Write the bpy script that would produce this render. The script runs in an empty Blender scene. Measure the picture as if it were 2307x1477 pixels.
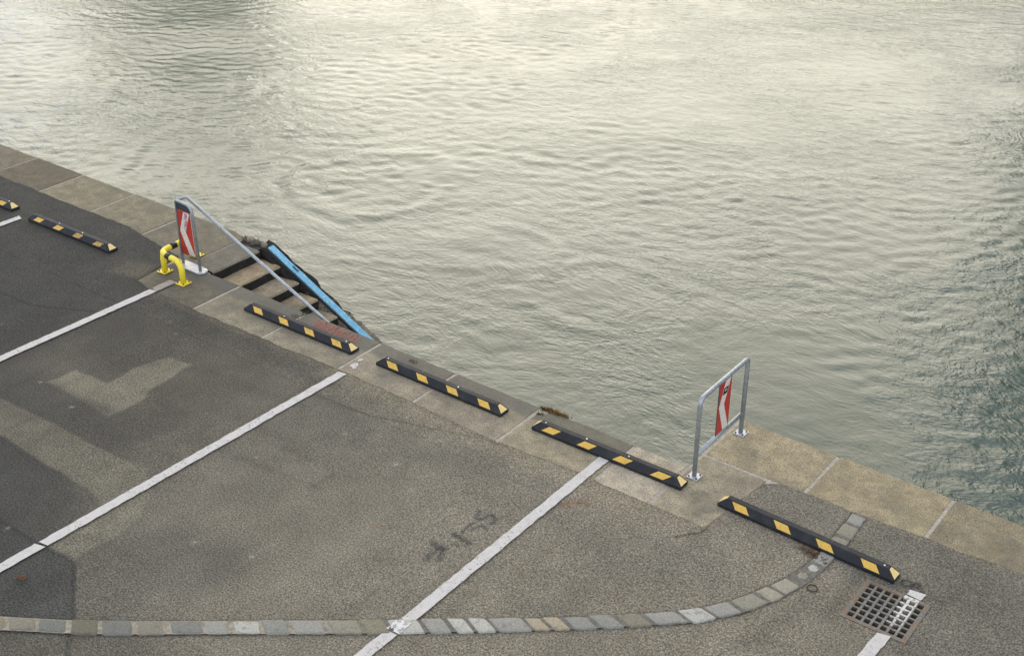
import bpy, bmesh, math, random
import numpy as np
from mathutils import Vector, Matrix

random.seed(7)
rng = np.random.default_rng(11)
R = math.radians
scene = bpy.context.scene
C = scene.collection

# ------------------------------------------------------------------ camera
cam_d = bpy.data.cameras.new('camera')
cam_d.sensor_width = 36.0
cam_d.lens = 44.61
cam_d.clip_start = 0.1
cam_d.clip_end = 3000
cam = bpy.data.objects.new('camera', cam_d)
cam.location = (0, 0, 7.564)
cam.rotation_euler = (R(90 - 29.19), 0, R(37.14))
C.objects.link(cam)
scene.camera = cam

# ------------------------------------------------------------------ sky and sun (hazy overcast, sun low behind cloud over the river)
SUN_AZ = 37.0      # degrees left of +Y
SUN_EL = 24.0
world = bpy.data.worlds.new('World')
scene.world = world
world.use_nodes = True
wn = world.node_tree
for n in list(wn.nodes):
    wn.nodes.remove(n)
sky = wn.nodes.new('ShaderNodeTexSky')
sky.sky_type = 'NISHITA'
sky.sun_disc = False
sky.sun_elevation = R(SUN_EL)
sky.sun_rotation = R(-SUN_AZ)
sky.air_density = 1.0
sky.dust_density = 0.3
sky.ozone_density = 1.0
hsv = wn.nodes.new('ShaderNodeHueSaturation')
hsv.inputs['Saturation'].default_value = 0.42
bg = wn.nodes.new('ShaderNodeBackground')
bg.inputs['Strength'].default_value = 0.15
wo = wn.nodes.new('ShaderNodeOutputWorld')
wn.links.new(sky.outputs[0], hsv.inputs['Color'])
veil = wn.nodes.new('ShaderNodeMixRGB')           # even cloud veil over the whole sky
veil.inputs[0].default_value = 0.42
veil.inputs[2].default_value = (7.2, 7.7, 9.1, 1)
wn.links.new(hsv.outputs[0], veil.inputs[1])
wn.links.new(veil.outputs[0], bg.inputs['Color'])
wn.links.new(bg.outputs[0], wo.inputs['Surface'])

sun_d = bpy.data.lights.new('sun', 'SUN')
sun_d.energy = 0.62
sun_d.angle = R(50)
sun_d.color = (1.0, 0.79, 0.36)
sun = bpy.data.objects.new('sun', sun_d)
sd = Vector((-math.sin(R(SUN_AZ)) * math.cos(R(SUN_EL)), math.cos(R(SUN_AZ)) * math.cos(R(SUN_EL)), math.sin(R(SUN_EL))))
sun.rotation_euler = sd.to_track_quat('Z', 'Y').to_euler()
sun.location = (0, 0, 30)
C.objects.link(sun)

vs = scene.view_settings
vs.view_transform = 'Standard'
vs.look = 'None'
vs.gamma = 1.0
vs.use_curve_mapping = False
vs.exposure = 0.86

WATER_Z = -1.05

# ------------------------------------------------------------------ helpers: materials
class Mat:
    def __init__(self, name, rough=0.8, spec=0.3, metal=0.0):
        self.m = bpy.data.materials.new(name)
        self.m.use_nodes = True
        self.t = self.m.node_tree
        self.b = self.t.nodes['Principled BSDF']
        self.b.inputs['Roughness'].default_value = rough
        self.b.inputs['Specular IOR Level'].default_value = spec
        self.b.inputs['Metallic'].default_value = metal
    def n(self, kind, **kw):
        nd = self.t.nodes.new('ShaderNode' + kind)
        for k, v in kw.items():
            setattr(nd, k, v)
        return nd
    def link(self, a, b):
        self.t.links.new(a, b)
    def sock(self, s, v):
        if hasattr(v, 'is_linked') or isinstance(v, bpy.types.NodeSocket):
            self.link(v, s)
        elif isinstance(v, (tuple, list)) and len(v) == 3 and s.type == 'RGBA':
            s.default_value = (*v, 1)
        else:
            s.default_value = v
    def pos(self):
        return self.n('NewGeometry').outputs['Position']
    def noise(self, scale, detail=4, rough=0.55, vec=None, dist=0.0):
        nd = self.n('TexNoise')
        nd.inputs['Scale'].default_value = scale
        nd.inputs['Detail'].default_value = detail
        nd.inputs['Roughness'].default_value = rough
        nd.inputs['Distortion'].default_value = dist
        self.link(vec if vec is not None else self.pos(), nd.inputs['Vector'])
        return nd.outputs['Fac']
    def ramp(self, fac, stops):
        nd = self.n('ValToRGB')
        e = nd.color_ramp.elements
        while len(e) < len(stops):
            e.new(0.5)
        for el, (p, c) in zip(e, stops):
            el.position = p
            el.color = (*c, 1) if isinstance(c, (tuple, list)) else (c, c, c, 1)
        self.link(fac, nd.inputs['Fac'])
        return nd.outputs['Color']
    def mix(self, fac, a, b, mode='MIX'):
        nd = self.n('MixRGB', blend_type=mode)
        self.sock(nd.inputs[0], fac)
        self.sock(nd.inputs[1], a)
        self.sock(nd.inputs[2], b)
        return nd.outputs[0]
    def math(self, op, a, b=0.0, clamp=False):
        nd = self.n('Math', operation=op, use_clamp=clamp)
        self.sock(nd.inputs[0], a)
        self.sock(nd.inputs[1], b)
        return nd.outputs[0]
    def maprange(self, v, a, b, c=0.0, d=1.0):
        nd = self.n('MapRange')
        self.link(v, nd.inputs[0])
        for i, q in enumerate((a, b, c, d)):
            nd.inputs[i + 1].default_value = q
        return nd.outputs[0]
    def bump(self, h, strength=0.3, dist=0.01, normal=None):
        nd = self.n('Bump')
        nd.inputs['Strength'].default_value = strength
        nd.inputs['Distance'].default_value = dist
        self.link(h, nd.inputs['Height'])
        if normal is not None:
            self.link(normal, nd.inputs['Normal'])
        return nd.outputs[0]
    def color(self, c):
        self.sock(self.b.inputs['Base Color'], c)
    def normal(self, nsock):
        self.link(nsock, self.b.inputs['Normal'])

def simple(name, col, rough=0.6, spec=0.4, metal=0.0, var=0.18, scale=25, bump=0.1, bscale=120, bdist=0.003):
    """a painted or plain surface with gentle mottling and fine relief"""
    M = Mat(name, rough, spec, metal)
    f = M.noise(scale, 5, 0.6)
    dk = tuple(c * (1 - var) for c in col)
    lt = tuple(min(1, c * (1 + var)) for c in col)
    M.color(M.ramp(f, [(0.3, dk), (0.7, lt)]))
    if bump:
        M.normal(M.bump(M.noise(bscale, 3), bump, bdist))
    return M.m

# asphalt: colour attribute (real stains, patches, cracks, spray) times aggregate speckle
def mat_asphalt():
    M = Mat('asphalt', 0.88, 0.25)
    at = M.n('Attribute', attribute_name='tone').outputs['Color']
    sp = M.noise(55, 3, 0.75)
    sp2 = M.noise(160, 2, 0.7)
    big = M.noise(1.7, 5, 0.6)
    c = M.mix(1.0, at, M.ramp(sp, [(0.36, 0.42), (0.5, 0.96), (0.64, 1.66)]), 'MULTIPLY')
    c = M.mix(1.0, c, M.ramp(sp2, [(0.36, 0.55), (0.5, 0.96), (0.66, 1.55)]), 'MULTIPLY')
    c = M.mix(1.0, c, M.ramp(big, [(0.3, 0.90), (0.7, 1.10)]), 'MULTIPLY')
    warm = M.noise(30, 2, 0.6)
    c = M.mix(1.0, c, M.ramp(warm, [(0.35, (0.94, 0.99, 1.06)), (0.65, (1.06, 1.0, 0.92))]), 'MULTIPLY')
    # scattered pale grit
    v = M.n('TexVoronoi', feature='F1')
    v.inputs['Scale'].default_value = 34
    M.link(M.pos(), v.inputs['Vector'])
    grit = M.math('MULTIPLY', M.math('LESS_THAN', v.outputs['Distance'], 0.13), M.math('GREATER_THAN', M.noise(9, 2), 0.60))
    c = M.mix(M.math('MULTIPLY', grit, 0.55), c, (0.30, 0.28, 0.25))
    M.color(c)
    h = M.math('ADD', sp, M.math('MULTIPLY', sp2, 0.6))
    M.normal(M.bump(h, 0.55, 0.008))
    return M.m

def mat_stone(name='stone', edge_dark=True):
    M = Mat(name, 0.86, 0.25)
    tint = M.n('ObjectInfo').outputs['Color']
    sp = M.noise(75, 3, 0.75)
    sp2 = M.noise(190, 2, 0.7)
    mid = M.noise(6.5, 5, 0.65)
    big = M.noise(1.9, 4, 0.6)
    c = M.mix(1.0, tint, M.ramp(sp, [(0.35, 0.48), (0.5, 0.96), (0.66, 1.50)]), 'MULTIPLY')
    c = M.mix(1.0, c, M.ramp(sp2, [(0.35, 0.8), (0.65, 1.22)]), 'MULTIPLY')
    c = M.mix(1.0, c, M.ramp(mid, [(0.3, (0.68, 0.67, 0.66)), (0.65, (1.18, 1.14, 1.05))]), 'MULTIPLY')
    # grey-green lichen film in broken patches
    lich = M.math('MULTIPLY', M.maprange(big, 0.50, 0.66), M.maprange(mid, 0.36, 0.56))
    c = M.mix(M.math('MULTIPLY', lich, 0.72), c, (0.098, 0.094, 0.068))
    pit = M.noise(23, 4, 0.7)
    c = M.mix(M.math('MULTIPLY', M.maprange(pit, 0.55, 0.68), 0.5), c, (0.075, 0.068, 0.050))
    ox = M.noise(4.1, 4, 0.6)
    c = M.mix(M.math('MULTIPLY', M.maprange(ox, 0.58, 0.72), 0.35), c, (0.22, 0.155, 0.075))
    if edge_dark:
        # damp, algae-dark strip along the inner coping's water side
        sx = M.n('SeparateXYZ')
        M.link(M.pos(), sx.inputs[0])
        yy = M.math('ADD', sx.outputs[1], M.math('MULTIPLY', M.noise(3.2, 4), 0.25))
        band = M.math('MULTIPLY', M.maprange(yy, 9.40, 9.47), M.math('LESS_THAN', sx.outputs[1], 9.59))
        band = M.math('MULTIPLY', band, M.math('LESS_THAN', sx.outputs[0], -5.63))
        c = M.mix(M.math('MULTIPLY', band, 0.62), c, (0.090, 0.088, 0.074))
    M.color(c)
    h = M.math('ADD', sp, M.math('MULTIPLY', mid, 1.4))
    M.normal(M.bump(h, 0.5, 0.008))
    return M.m

def mat_dark_stone(name='dark_stone'):
    """near-black stone face with paler flecks"""
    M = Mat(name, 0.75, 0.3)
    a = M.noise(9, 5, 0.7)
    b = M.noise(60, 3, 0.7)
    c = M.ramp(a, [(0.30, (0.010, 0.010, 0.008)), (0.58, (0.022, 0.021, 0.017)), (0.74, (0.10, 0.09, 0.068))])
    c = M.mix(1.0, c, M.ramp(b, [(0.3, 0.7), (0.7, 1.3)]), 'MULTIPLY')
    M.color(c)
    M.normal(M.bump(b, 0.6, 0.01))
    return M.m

def mat_stringer():
    """concrete stringer: black algae crust that thins out towards the lower end"""
    M = Mat('stringer_stone', 0.85, 0.25)
    sx = M.n('SeparateXYZ')
    M.link(M.pos(), sx.inputs[0])
    down = M.math('ADD', sx.outputs[0], 11.35)                       # metres past the middle of the flight
    rag = M.math('ADD', M.math('MULTIPLY', M.noise(7, 5, 0.7), 1.7), M.math('MULTIPLY', M.noise(34, 3, 0.7), 0.9))
    m = M.maprange(M.math('SUBTRACT', M.math('SUBTRACT', rag, M.math('MULTIPLY', down, 0.45)), 0.0), 0.98, 1.22)
    conc = M.ramp(M.noise(40, 4, 0.7), [(0.3, (0.14, 0.115, 0.078)), (0.7, (0.28, 0.235, 0.165))])
    c = M.mix(m, conc, M.ramp(M.noise(70, 3, 0.7), [(0.3, (0.006, 0.006, 0.005)), (0.75, (0.030, 0.028, 0.022))]))
    M.color(c)
    M.normal(M.bump(M.noise(45, 4, 0.7), 0.7, 0.015))
    return M.m

def mat_paint_line():
    M = Mat('road_paint', 0.75, 0.3)
    a = M.noise(14, 5, 0.65)
    b = M.noise(90, 3, 0.75)
    c = M.ramp(a, [(0.28, (0.42, 0.385, 0.335)), (0.6, (0.56, 0.525, 0.48))])
    c = M.mix(1.0, c, M.ramp(b, [(0.3, 0.84), (0.7, 1.1)]), 'MULTIPLY')
    worn = M.math('MULTIPLY', M.maprange(b, 0.53, 0.63), M.maprange(a, 0.46, 0.62))
    c = M.mix(M.math('MULTIPLY', worn, 0.7), c, (0.15, 0.14, 0.125))
    M.color(c)
    M.normal(M.bump(b, 0.35, 0.005))
    # chips through to the road
    out = M.t.nodes['Material Output']
    tr = M.n('BsdfTransparent')
    mx = M.n('MixShader')
    chips = M.math('MULTIPLY', M.maprange(M.noise(42, 4, 0.8), 0.58, 0.63), M.maprange(M.noise(2.6, 4, 0.7), 0.44, 0.58))
    M.link(chips, mx.inputs[0])
    M.link(M.b.outputs[0], mx.inputs[1])
    M.link(tr.outputs[0], mx.inputs[2])
    M.link(mx.outputs[0], out.inputs['Surface'])
    return M.m

def mat_worn(name, col, alpha_lo, alpha_hi, scale=38):
    """thin sprayed or worn paint with bare gaps"""
    M = Mat(name, 0.8, 0.25)
    M.color(col)
    out = M.t.nodes['Material Output']
    tr = M.n('BsdfTransparent')
    mx = M.n('MixShader')
    f = M.maprange(M.noise(scale, 4, 0.7), alpha_lo, alpha_hi)
    M.link(f, mx.inputs[0])
    M.link(tr.outputs[0], mx.inputs[1])
    M.link(M.b.outputs[0], mx.inputs[2])
    M.link(mx.outputs[0], out.inputs['Surface'])
    return M.m

def mat_sett(name, dark):
    M = Mat(name, 0.8, 0.3)
    r = M.n('ObjectInfo').outputs['Random']
    k = 0.88 if dark else 1.28
    pal = [(0.175, 0.165, 0.135), (0.195, 0.19, 0.18), (0.24, 0.205, 0.155), (0.165, 0.165, 0.155), (0.22, 0.20, 0.165), (0.285, 0.28, 0.265), (0.15, 0.138, 0.105)]
    pal = [(p[0] * k * 1.03, p[1] * k, p[2] * k * 0.88) for p in pal]
    c = M.ramp(r, [(i / 7 + 0.02, p) for i, p in enumerate(pal)])
    M.t.nodes[-1].color_ramp.interpolation = 'CONSTANT'
    c = M.mix(1.0, c, M.ramp(M.noise(60, 4, 0.75), [(0.3, 0.68), (0.7, 1.3)]), 'MULTIPLY')
    c = M.mix(M.math('MULTIPLY', M.maprange(M.noise(13, 4, 0.7), 0.56, 0.70), 0.5), c, (0.07, 0.066, 0.055))
    M.color(c)
    M.normal(M.bump(M.noise(50, 4, 0.7), 0.6, 0.01))
    return M.m

def mat_galv():
    M = Mat('galvanised_steel', 0.46, 0.5, 0.55)
    c = M.ramp(M.noise(22, 5, 0.65), [(0.3, (0.24, 0.26, 0.265)), (0.7, (0.42, 0.44, 0.445))])
    c = M.mix(M.math('MULTIPLY', M.maprange(M.noise(9, 4, 0.7), 0.60, 0.75), 0.45), c, (0.16, 0.16, 0.15))
    M.color(c)
    M.normal(M.bump(M.noise(70, 3), 0.12, 0.004))
    return M.m

def mat_rubber():
    M = Mat('black_rubber', 0.62, 0.35)
    c = M.ramp(M.noise(45, 4, 0.7), [(0.3, (0.007, 0.008, 0.010)), (0.62, (0.013, 0.014, 0.016)), (0.8, (0.032, 0.031, 0.03))])
    dust = M.math('MULTIPLY', M.maprange(M.noise(7, 5, 0.75), 0.50, 0.70), 0.42)
    c = M.mix(dust, c, (0.06, 0.058, 0.052))
    M.color(c)
    M.normal(M.bump(M.noise(140, 3, 0.7), 0.5, 0.004))
    return M.m

def mat_reflector(name, worn=0.0):
    M = Mat(name, 0.42, 0.5)
    c = M.ramp(M.noise(75, 4, 0.75), [(0.3, (0.52, 0.29, 0.028)), (0.55, (0.66, 0.40, 0.055)), (0.75, (0.76, 0.50, 0.12))])
    if worn:
        c = M.mix(M.maprange(M.noise(48, 4, 0.8), 0.56 - worn * 0.12, 0.62 - worn * 0.12), c, (0.11, 0.055, 0.014))
    c = M.mix(M.math('MULTIPLY', M.maprange(M.noise(11, 4, 0.7), 0.52, 0.68), 0.55), c, (0.30, 0.20, 0.045))
    c = M.mix(M.maprange(M.noise(95, 3, 0.8), 0.66, 0.72), c, (0.10, 0.07, 0.03))
    M.color(c)
    return M.m

def mat_yellow():
    M = Mat('yellow_paint', 0.42, 0.5)
    c = M.ramp(M.noise(16, 5, 0.65), [(0.3, (0.70, 0.54, 0.02)), (0.7, (0.84, 0.69, 0.05))])
    rust = M.math('MULTIPLY', M.maprange(M.noise(32, 4, 0.75), 0.64, 0.70), 0.85)
    c = M.mix(rust, c, (0.14, 0.065, 0.02))
    M.color(c)
    M.normal(M.bump(M.noise(60, 3), 0.15, 0.003))
    return M.m

def mat_blue():
    M = Mat('blue_paint', 0.55, 0.4)
    c = M.ramp(M.noise(18, 5, 0.65), [(0.3, (0.095, 0.31, 0.44)), (0.7, (0.19, 0.44, 0.57))])
    c = M.mix(M.maprange(M.noise(26, 4, 0.75), 0.59, 0.64), c, (0.52, 0.62, 0.66))
    c = M.mix(M.maprange(M.noise(33, 4, 0.75), 0.62, 0.67), c, (0.07, 0.10, 0.11))
    M.color(c)
    return M.m

def mat_rail_red(name, col):
    M = Mat(name, 0.5, 0.4)
    c = M.ramp(M.noise(40, 4, 0.7), [(0.3, tuple(v * 0.75 for v in col)), (0.7, tuple(v * 1.15 for v in col))])
    M.color(c)
    return M.m

def mat_grate():
    """cast iron, rusty at the borders, with the bay line's paint running across the bars"""
    M = Mat('cast_iron', 0.6, 0.4, 0.3)
    sx = M.n('SeparateXYZ')
    M.link(M.pos(), sx.inputs[0])
    a = M.noise(30, 4, 0.7)
    c = M.ramp(a, [(0.3, (0.085, 0.080, 0.068)), (0.7, (0.21, 0.195, 0.165))])
    edge = M.maprange(M.math('MAXIMUM', M.math('ABSOLUTE', M.math('ADD', sx.outputs[0], 2.515)), M.math('ABSOLUTE', M.math('SUBTRACT', sx.outputs[1], 8.725))), 0.17, 0.29)
    rust = M.math('MULTIPLY', edge, M.maprange(M.noise(15, 4, 0.7), 0.46, 0.60))
    c = M.mix(rust, c, M.ramp(M.noise(70, 3), [(0.3, (0.12, 0.055, 0.022)), (0.7, (0.24, 0.15, 0.085))]))
    line = M.math('MULTIPLY', M.math('GREATER_THAN', sx.outputs[0], -2.455), M.math('LESS_THAN', sx.outputs[0], -2.325))
    line = M.math('MULTIPLY', line, M.maprange(M.math('ADD', sx.outputs[1], M.math('MULTIPLY', M.noise(24, 4), 0.5)), 8.78, 9.00))
    line = M.math('MULTIPLY', line, M.maprange(M.noise(55, 3, 0.7), 0.36, 0.50))
    c = M.mix(line, c, (0.55, 0.52, 0.47))
    M.color(c)
    M.normal(M.bump(a, 0.3, 0.004))
    return M.m

def mat_water():
    M = Mat('river_water', 0.20, 0.5)
    M.b.inputs['IOR'].default_value = 1.45
    base = M.ramp(M.noise(0.11, 3, 0.5), [(0.3, (0.036, 0.058, 0.043)), (0.7, (0.050, 0.072, 0.052))])
    M.color(base)
    # ripples: warped by slow eddies, calmer in slicks
    tc = M.pos()
    mp = M.n('Mapping')
    M.link(tc, mp.inputs['Vector'])
    mp.inputs['Rotation'].default_value = (0, 0, R(-33))
    mp.inputs['Scale'].default_value = (0.62, 1.0, 1.0)
    wv = M.n('TexNoise')
    wv.inputs['Scale'].default_value = 0.34
    wv.inputs['Detail'].default_value = 3
    M.link(tc, wv.inputs['Vector'])
    vm = M.n('VectorMath', operation='MULTIPLY_ADD')
    M.link(wv.outputs['Color'], vm.inputs[0])
    vm.inputs[1].default_value = (1.3, 1.3, 0)
    M.link(mp.outputs[0], vm.inputs[2])
    w = vm.outputs[0]
    n1 = M.noise(3.0, 4, 0.55, w, 0.3)
    n2 = M.noise(8.0, 3, 0.55, w, 0.25)
    n3 = M.noise(20, 2, 0.5, w, 0.2)
    calm = M.maprange(M.noise(0.22, 4, 0.55, tc, 0.8), 0.36, 0.60, 0.35, 1.0)
    h = M.math('ADD', M.math('MULTIPLY', n1, 0.014), M.math('ADD', M.math('MULTIPLY', n2, 0.019), M.math('MULTIPLY', n3, 0.009)))
    h = M.math('MULTIPLY', h, calm)
    M.normal(M.bump(h, 1.0, 1.0))
    return M.m

def mat_bed():
    """sandy mortar between the setts, black bitumen fill in the newer right half"""
    M = Mat('sett_bed', 0.92, 0.2)
    sx = M.n('SeparateXYZ')
    M.link(M.pos(), sx.inputs[0])
    k = M.maprange(M.math('ADD', sx.outputs[0], M.noise(1.3, 3)), -5.9, -5.3)
    n = M.noise(26, 4, 0.7)
    M.color(M.mix(k, M.ramp(n, [(0.3, (0.15, 0.13, 0.095)), (0.7, (0.36, 0.32, 0.24))]), M.ramp(n, [(0.3, (0.09, 0.083, 0.068)), (0.7, (0.20, 0.18, 0.145))])))
    M.normal(M.bump(M.noise(70, 3), 0.6, 0.008))
    return M.m

MT = {
    'asphalt': mat_asphalt(), 'stone': mat_stone(), 'step': mat_stone('step_stone', False), 'dark_face': mat_dark_stone(), 'stringer': mat_stringer(),
    'mortar': simple('mortar', (0.36, 0.315, 0.25), 0.9, 0.2, 0, 0.3, 30, 0.5, 90, 0.006),
    'wall': simple('quay_masonry', (0.14, 0.13, 0.105), 0.9, 0.2, 0, 0.35, 6, 0.5, 40, 0.01),
    'line': mat_paint_line(), 'line_worn': mat_worn('faded_road_paint', (0.33, 0.29, 0.24), 0.30, 0.46),
    'line_flake': mat_worn('flaking_road_paint', (0.60, 0.57, 0.53), 0.44, 0.52, 26),
    'red_spray': mat_worn('red_spray', (0.42, 0.125, 0.095), 0.44, 0.68, 55),
    'sett': mat_sett('sett_granite', False), 'sett_dark': mat_sett('sett_granite_dark', True),
    'sett_bed': mat_bed(),
    'galv': mat_galv(), 'galv_plate': simple('zinc_plate', (0.46, 0.46, 0.47), 0.45, 0.5, 0.35, 0.2, 20, 0.1),
    'dark_plate': simple('dark_steel_plate', (0.045, 0.052, 0.055), 0.55, 0.4, 0.2, 0.3, 25, 0.1),
    'rubber': mat_rubber(), 'reflector': mat_reflector('yellow_reflector'), 'reflector_worn': mat_reflector('worn_reflector', 0.6),
    'reflector_end': simple('pale_yellow_reflector', (0.72, 0.53, 0.20), 0.45, 0.5, 0, 0.22, 70, 0.0),
    'bolt': simple('bright_bolt', (0.72, 0.72, 0.72), 0.35, 0.5, 0.6, 0.1, 40, 0.0),
    'bolt_dark': simple('dark_bolt', (0.09, 0.09, 0.095), 0.5, 0.5, 0.5, 0.2, 40, 0.0),
    'yellow': mat_yellow(), 'black': simple('black_band', (0.010, 0.010, 0.011), 0.5, 0.4, 0, 0.3, 30, 0.1),
    'blue': mat_blue(), 'sign_red': mat_rail_red('sign_red', (0.44, 0.038, 0.024)), 'sign_white': mat_rail_red('sign_white', (0.66, 0.60, 0.52)),
    'sign_back': simple('sign_edge', (0.08, 0.07, 0.065), 0.5, 0.4, 0.2, 0.2),
    'scribble': mat_worn('pink_scribble', (0.42, 0.12, 0.22), 0.36, 0.52, 90), 'sticker': simple('black_sticker', (0.012, 0.012, 0.014), 0.5, 0.4, 0, 0.2),
    'iron': mat_grate(), 'pit': simple('drain_pit', (0.020, 0.019, 0.017), 0.95, 0.1),
    'rusty': simple('rusty_iron', (0.060, 0.034, 0.022), 0.8, 0.3, 0.1, 0.4, 50, 0.3),
    'leaf_dry': simple('dry_leaf', (0.115, 0.058, 0.026), 0.8, 0.3, 0, 0.45, 60, 0.0),
    'moss_dry': simple('dry_moss', (0.24, 0.15, 0.06), 0.95, 0.1, 0, 0.5, 40, 0.0),
    'moss': simple('moss', (0.085, 0.085, 0.030), 0.95, 0.1, 0, 0.5, 40, 0.0),
    'water': mat_water(),
    'tree_leaf': simple('tree_leaf', (0.070, 0.160, 0.028), 0.7, 0.3, 0, 0.4, 0.9, 0.0),
    'tree_leaf_b': simple('tree_leaf_dark', (0.070, 0.115, 0.026), 0.7, 0.3, 0, 0.4, 0.9, 0.0),
    'bark': simple('bark', (0.075, 0.058, 0.042), 0.9, 0.2, 0, 0.3, 6, 0.5, 12, 0.03),
    'grass_bank': simple('bank_grass', (0.075, 0.095, 0.035), 0.9, 0.2, 0, 0.35, 0.8, 0.3, 6, 0.05),
}

# ------------------------------------------------------------------ helpers: objects
def tag(o, label=None, cat=None, group=None, kind=None):
    if label: o['label'] = label
    if cat: o['category'] = cat
    if group: o['group'] = group
    if kind: o['kind'] = kind
    return o

def empty(name, loc=(0, 0, 0), rz=0.0):
    o = bpy.data.objects.new(name, None)
    o.empty_display_size = 0.2
    o.location = loc
    o.rotation_euler = (0, 0, rz)
    C.objects.link(o)
    return o

def mesh_obj(name, verts, faces, mats, parent=None, smooth=False, fmat=None):
    me = bpy.data.meshes.new(name)
    me.from_pydata([tuple(v) for v in verts], [], [tuple(f) for f in faces])
    for m in (mats if isinstance(mats, (list, tuple)) else [mats]):
        me.materials.append(m)
    if fmat is not None:
        me.polygons.foreach_set('material_index', fmat)
    if smooth:
        me.polygons.foreach_set('use_smooth', [True] * len(me.polygons))
    me.update()
    o = bpy.data.objects.new(name, me)
    C.objects.link(o)
    if parent is not None:
        o.parent = parent
    return o

class MB:
    """collects shapes for ONE mesh object"""
    def __init__(self):
        self.v, self.f = [], []
    def add(self, v, f):
        k = len(self.v)
        self.v += [tuple(p) for p in v]
        self.f += [tuple(i + k for i in q) for q in f]
        return self
    def box(self, x0, x1, y0, y1, z0, z1):
        return self.add([(x0, y0, z0), (x1, y0, z0), (x1, y1, z0), (x0, y1, z0), (x0, y0, z1), (x1, y0, z1), (x1, y1, z1), (x0, y1, z1)],
                        [(0, 3, 2, 1), (4, 5, 6, 7), (0, 1, 5, 4), (1, 2, 6, 5), (2, 3, 7, 6), (3, 0, 4, 7)])
    def prism(self, poly, z0, z1, bevel=0.0):
        """poly counter-clockwise; optional bevelled top edge"""
        n = len(poly)
        rings = [[(x, y, z0) for x, y in poly]]
        if bevel:
            rings.append([(x, y, z1 - bevel) for x, y in poly])
            rings.append([(x, y, z1) for x, y in inset(poly, bevel)])
        else:
            rings.append([(x, y, z1) for x, y in poly])
        v = [p for r in rings for p in r]
        f = [tuple(range(n - 1, -1, -1)), tuple((len(rings) - 1) * n + i for i in range(n))]
        for k in range(len(rings) - 1):
            for i in range(n):
                j = (i + 1) % n
                f.append((k * n + i, k * n + j, (k + 1) * n + j, (k + 1) * n + i))
        return self.add(v, f)
    def tube(self, path, r, seg=14, cap=True):
        path = [Vector(p) for p in path]
        n = len(path)
        T = []
        for i in range(n):
            a = path[max(0, i - 1)]
            b = path[min(n - 1, i + 1)]
            T.append((b - a).normalized())
        up = Vector((0, 0, 1)) if abs(T[0].z) < 0.9 else Vector((1, 0, 0))
        nx = T[0].cross(up).normalized()
        v, f = [], []
        for i in range(n):
            if i:
                nx = (nx - T[i] * nx.dot(T[i])).normalized()
            ny = T[i].cross(nx)
            rr = r[i] if isinstance(r, (list, tuple)) else r
            for s in range(seg):
                a = 2 * math.pi * s / seg
                v.append(path[i] + nx * (rr * math.cos(a)) + ny * (rr * math.sin(a)))
        for i in range(n - 1):
            for s in range(seg):
                t = (s + 1) % seg
                f.append((i * seg + s, i * seg + t, (i + 1) * seg + t, (i + 1) * seg + s))
        if cap:
            f.append(tuple(range(seg - 1, -1, -1)))
            f.append(tuple((n - 1) * seg + s for s in range(seg)))
        return self.add(v, f)
    def build(self, name, mat, parent=None, smooth=False):
        return mesh_obj(name, self.v, self.f, mat, parent, smooth)

def inset(poly, d):
    n = len(poly)
    out = []
    for i in range(n):
        p0, p1, p2 = Vector(poly[i - 1]), Vector(poly[i]), Vector(poly[(i + 1) % n])
        e1, e2 = (p1 - p0), (p2 - p1)
        e1 = e1.normalized() if e1.length > 1e-9 else e2.normalized()
        e2 = e2.normalized() if e2.length > 1e-9 else e1
        nrm = Vector((-(e1.y + e2.y), e1.x + e2.x))
        if nrm.length < 1e-6:
            nrm = Vector((-e1.y, e1.x))
        nrm.normalize()
        k = max(0.5, nrm.dot(Vector((-e1.y, e1.x))))
        out.append(tuple(p1 + nrm * (d / k)))
    return out

def fillet(pts, rad, n=7):
    """polyline with rounded corners"""
    pts = [Vector(p) for p in pts]
    out = [pts[0]]
    for i in range(1, len(pts) - 1):
        a, b, c = pts[i - 1], pts[i], pts[i + 1]
        r = rad[i - 1] if isinstance(rad, (list, tuple)) else rad
        u, w = (a - b).normalized(), (c - b).normalized()
        r = min(r, (a - b).length * 0.499, (c - b).length * 0.499)
        p, q = b + u * r, b + w * r
        for k in range(n + 1):
            t = k / n
            out.append(p * (1 - t) ** 2 + b * 2 * t * (1 - t) + q * t * t)
    out.append(pts[-1])
    return out

def vnoise(x, y, scale, seed=0, octaves=3):
    """smooth value noise on arrays, 0..1"""
    x = np.asarray(x, float) * scale
    y = np.asarray(y, float) * scale
    tot = np.zeros(np.broadcast(x, y).shape)
    amp, s = 1.0, 0.0
    g = np.random.default_rng(seed).random((256, 256))
    for o in range(octaves):
        xi, yi = np.floor(x).astype(int), np.floor(y).astype(int)
        fx, fy = x - xi, y - yi
        fx, fy = fx * fx * (3 - 2 * fx), fy * fy * (3 - 2 * fy)
        a = g[xi % 256, yi % 256]; b = g[(xi + 1) % 256, yi % 256]
        c = g[xi % 256, (yi + 1) % 256]; d = g[(xi + 1) % 256, (yi + 1) % 256]
        tot += amp * ((a * (1 - fx) + b * fx) * (1 - fy) + (c * (1 - fx) + d * fx) * fy)
        s += amp
        amp *= 0.5
        x, y = x * 2.03 + 17.3, y * 2.03 + 5.1
    return tot / s

def sstep(v, a, b):
    t = np.clip((v - a) / (b - a), 0, 1)
    return t * t * (3 - 2 * t)

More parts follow.
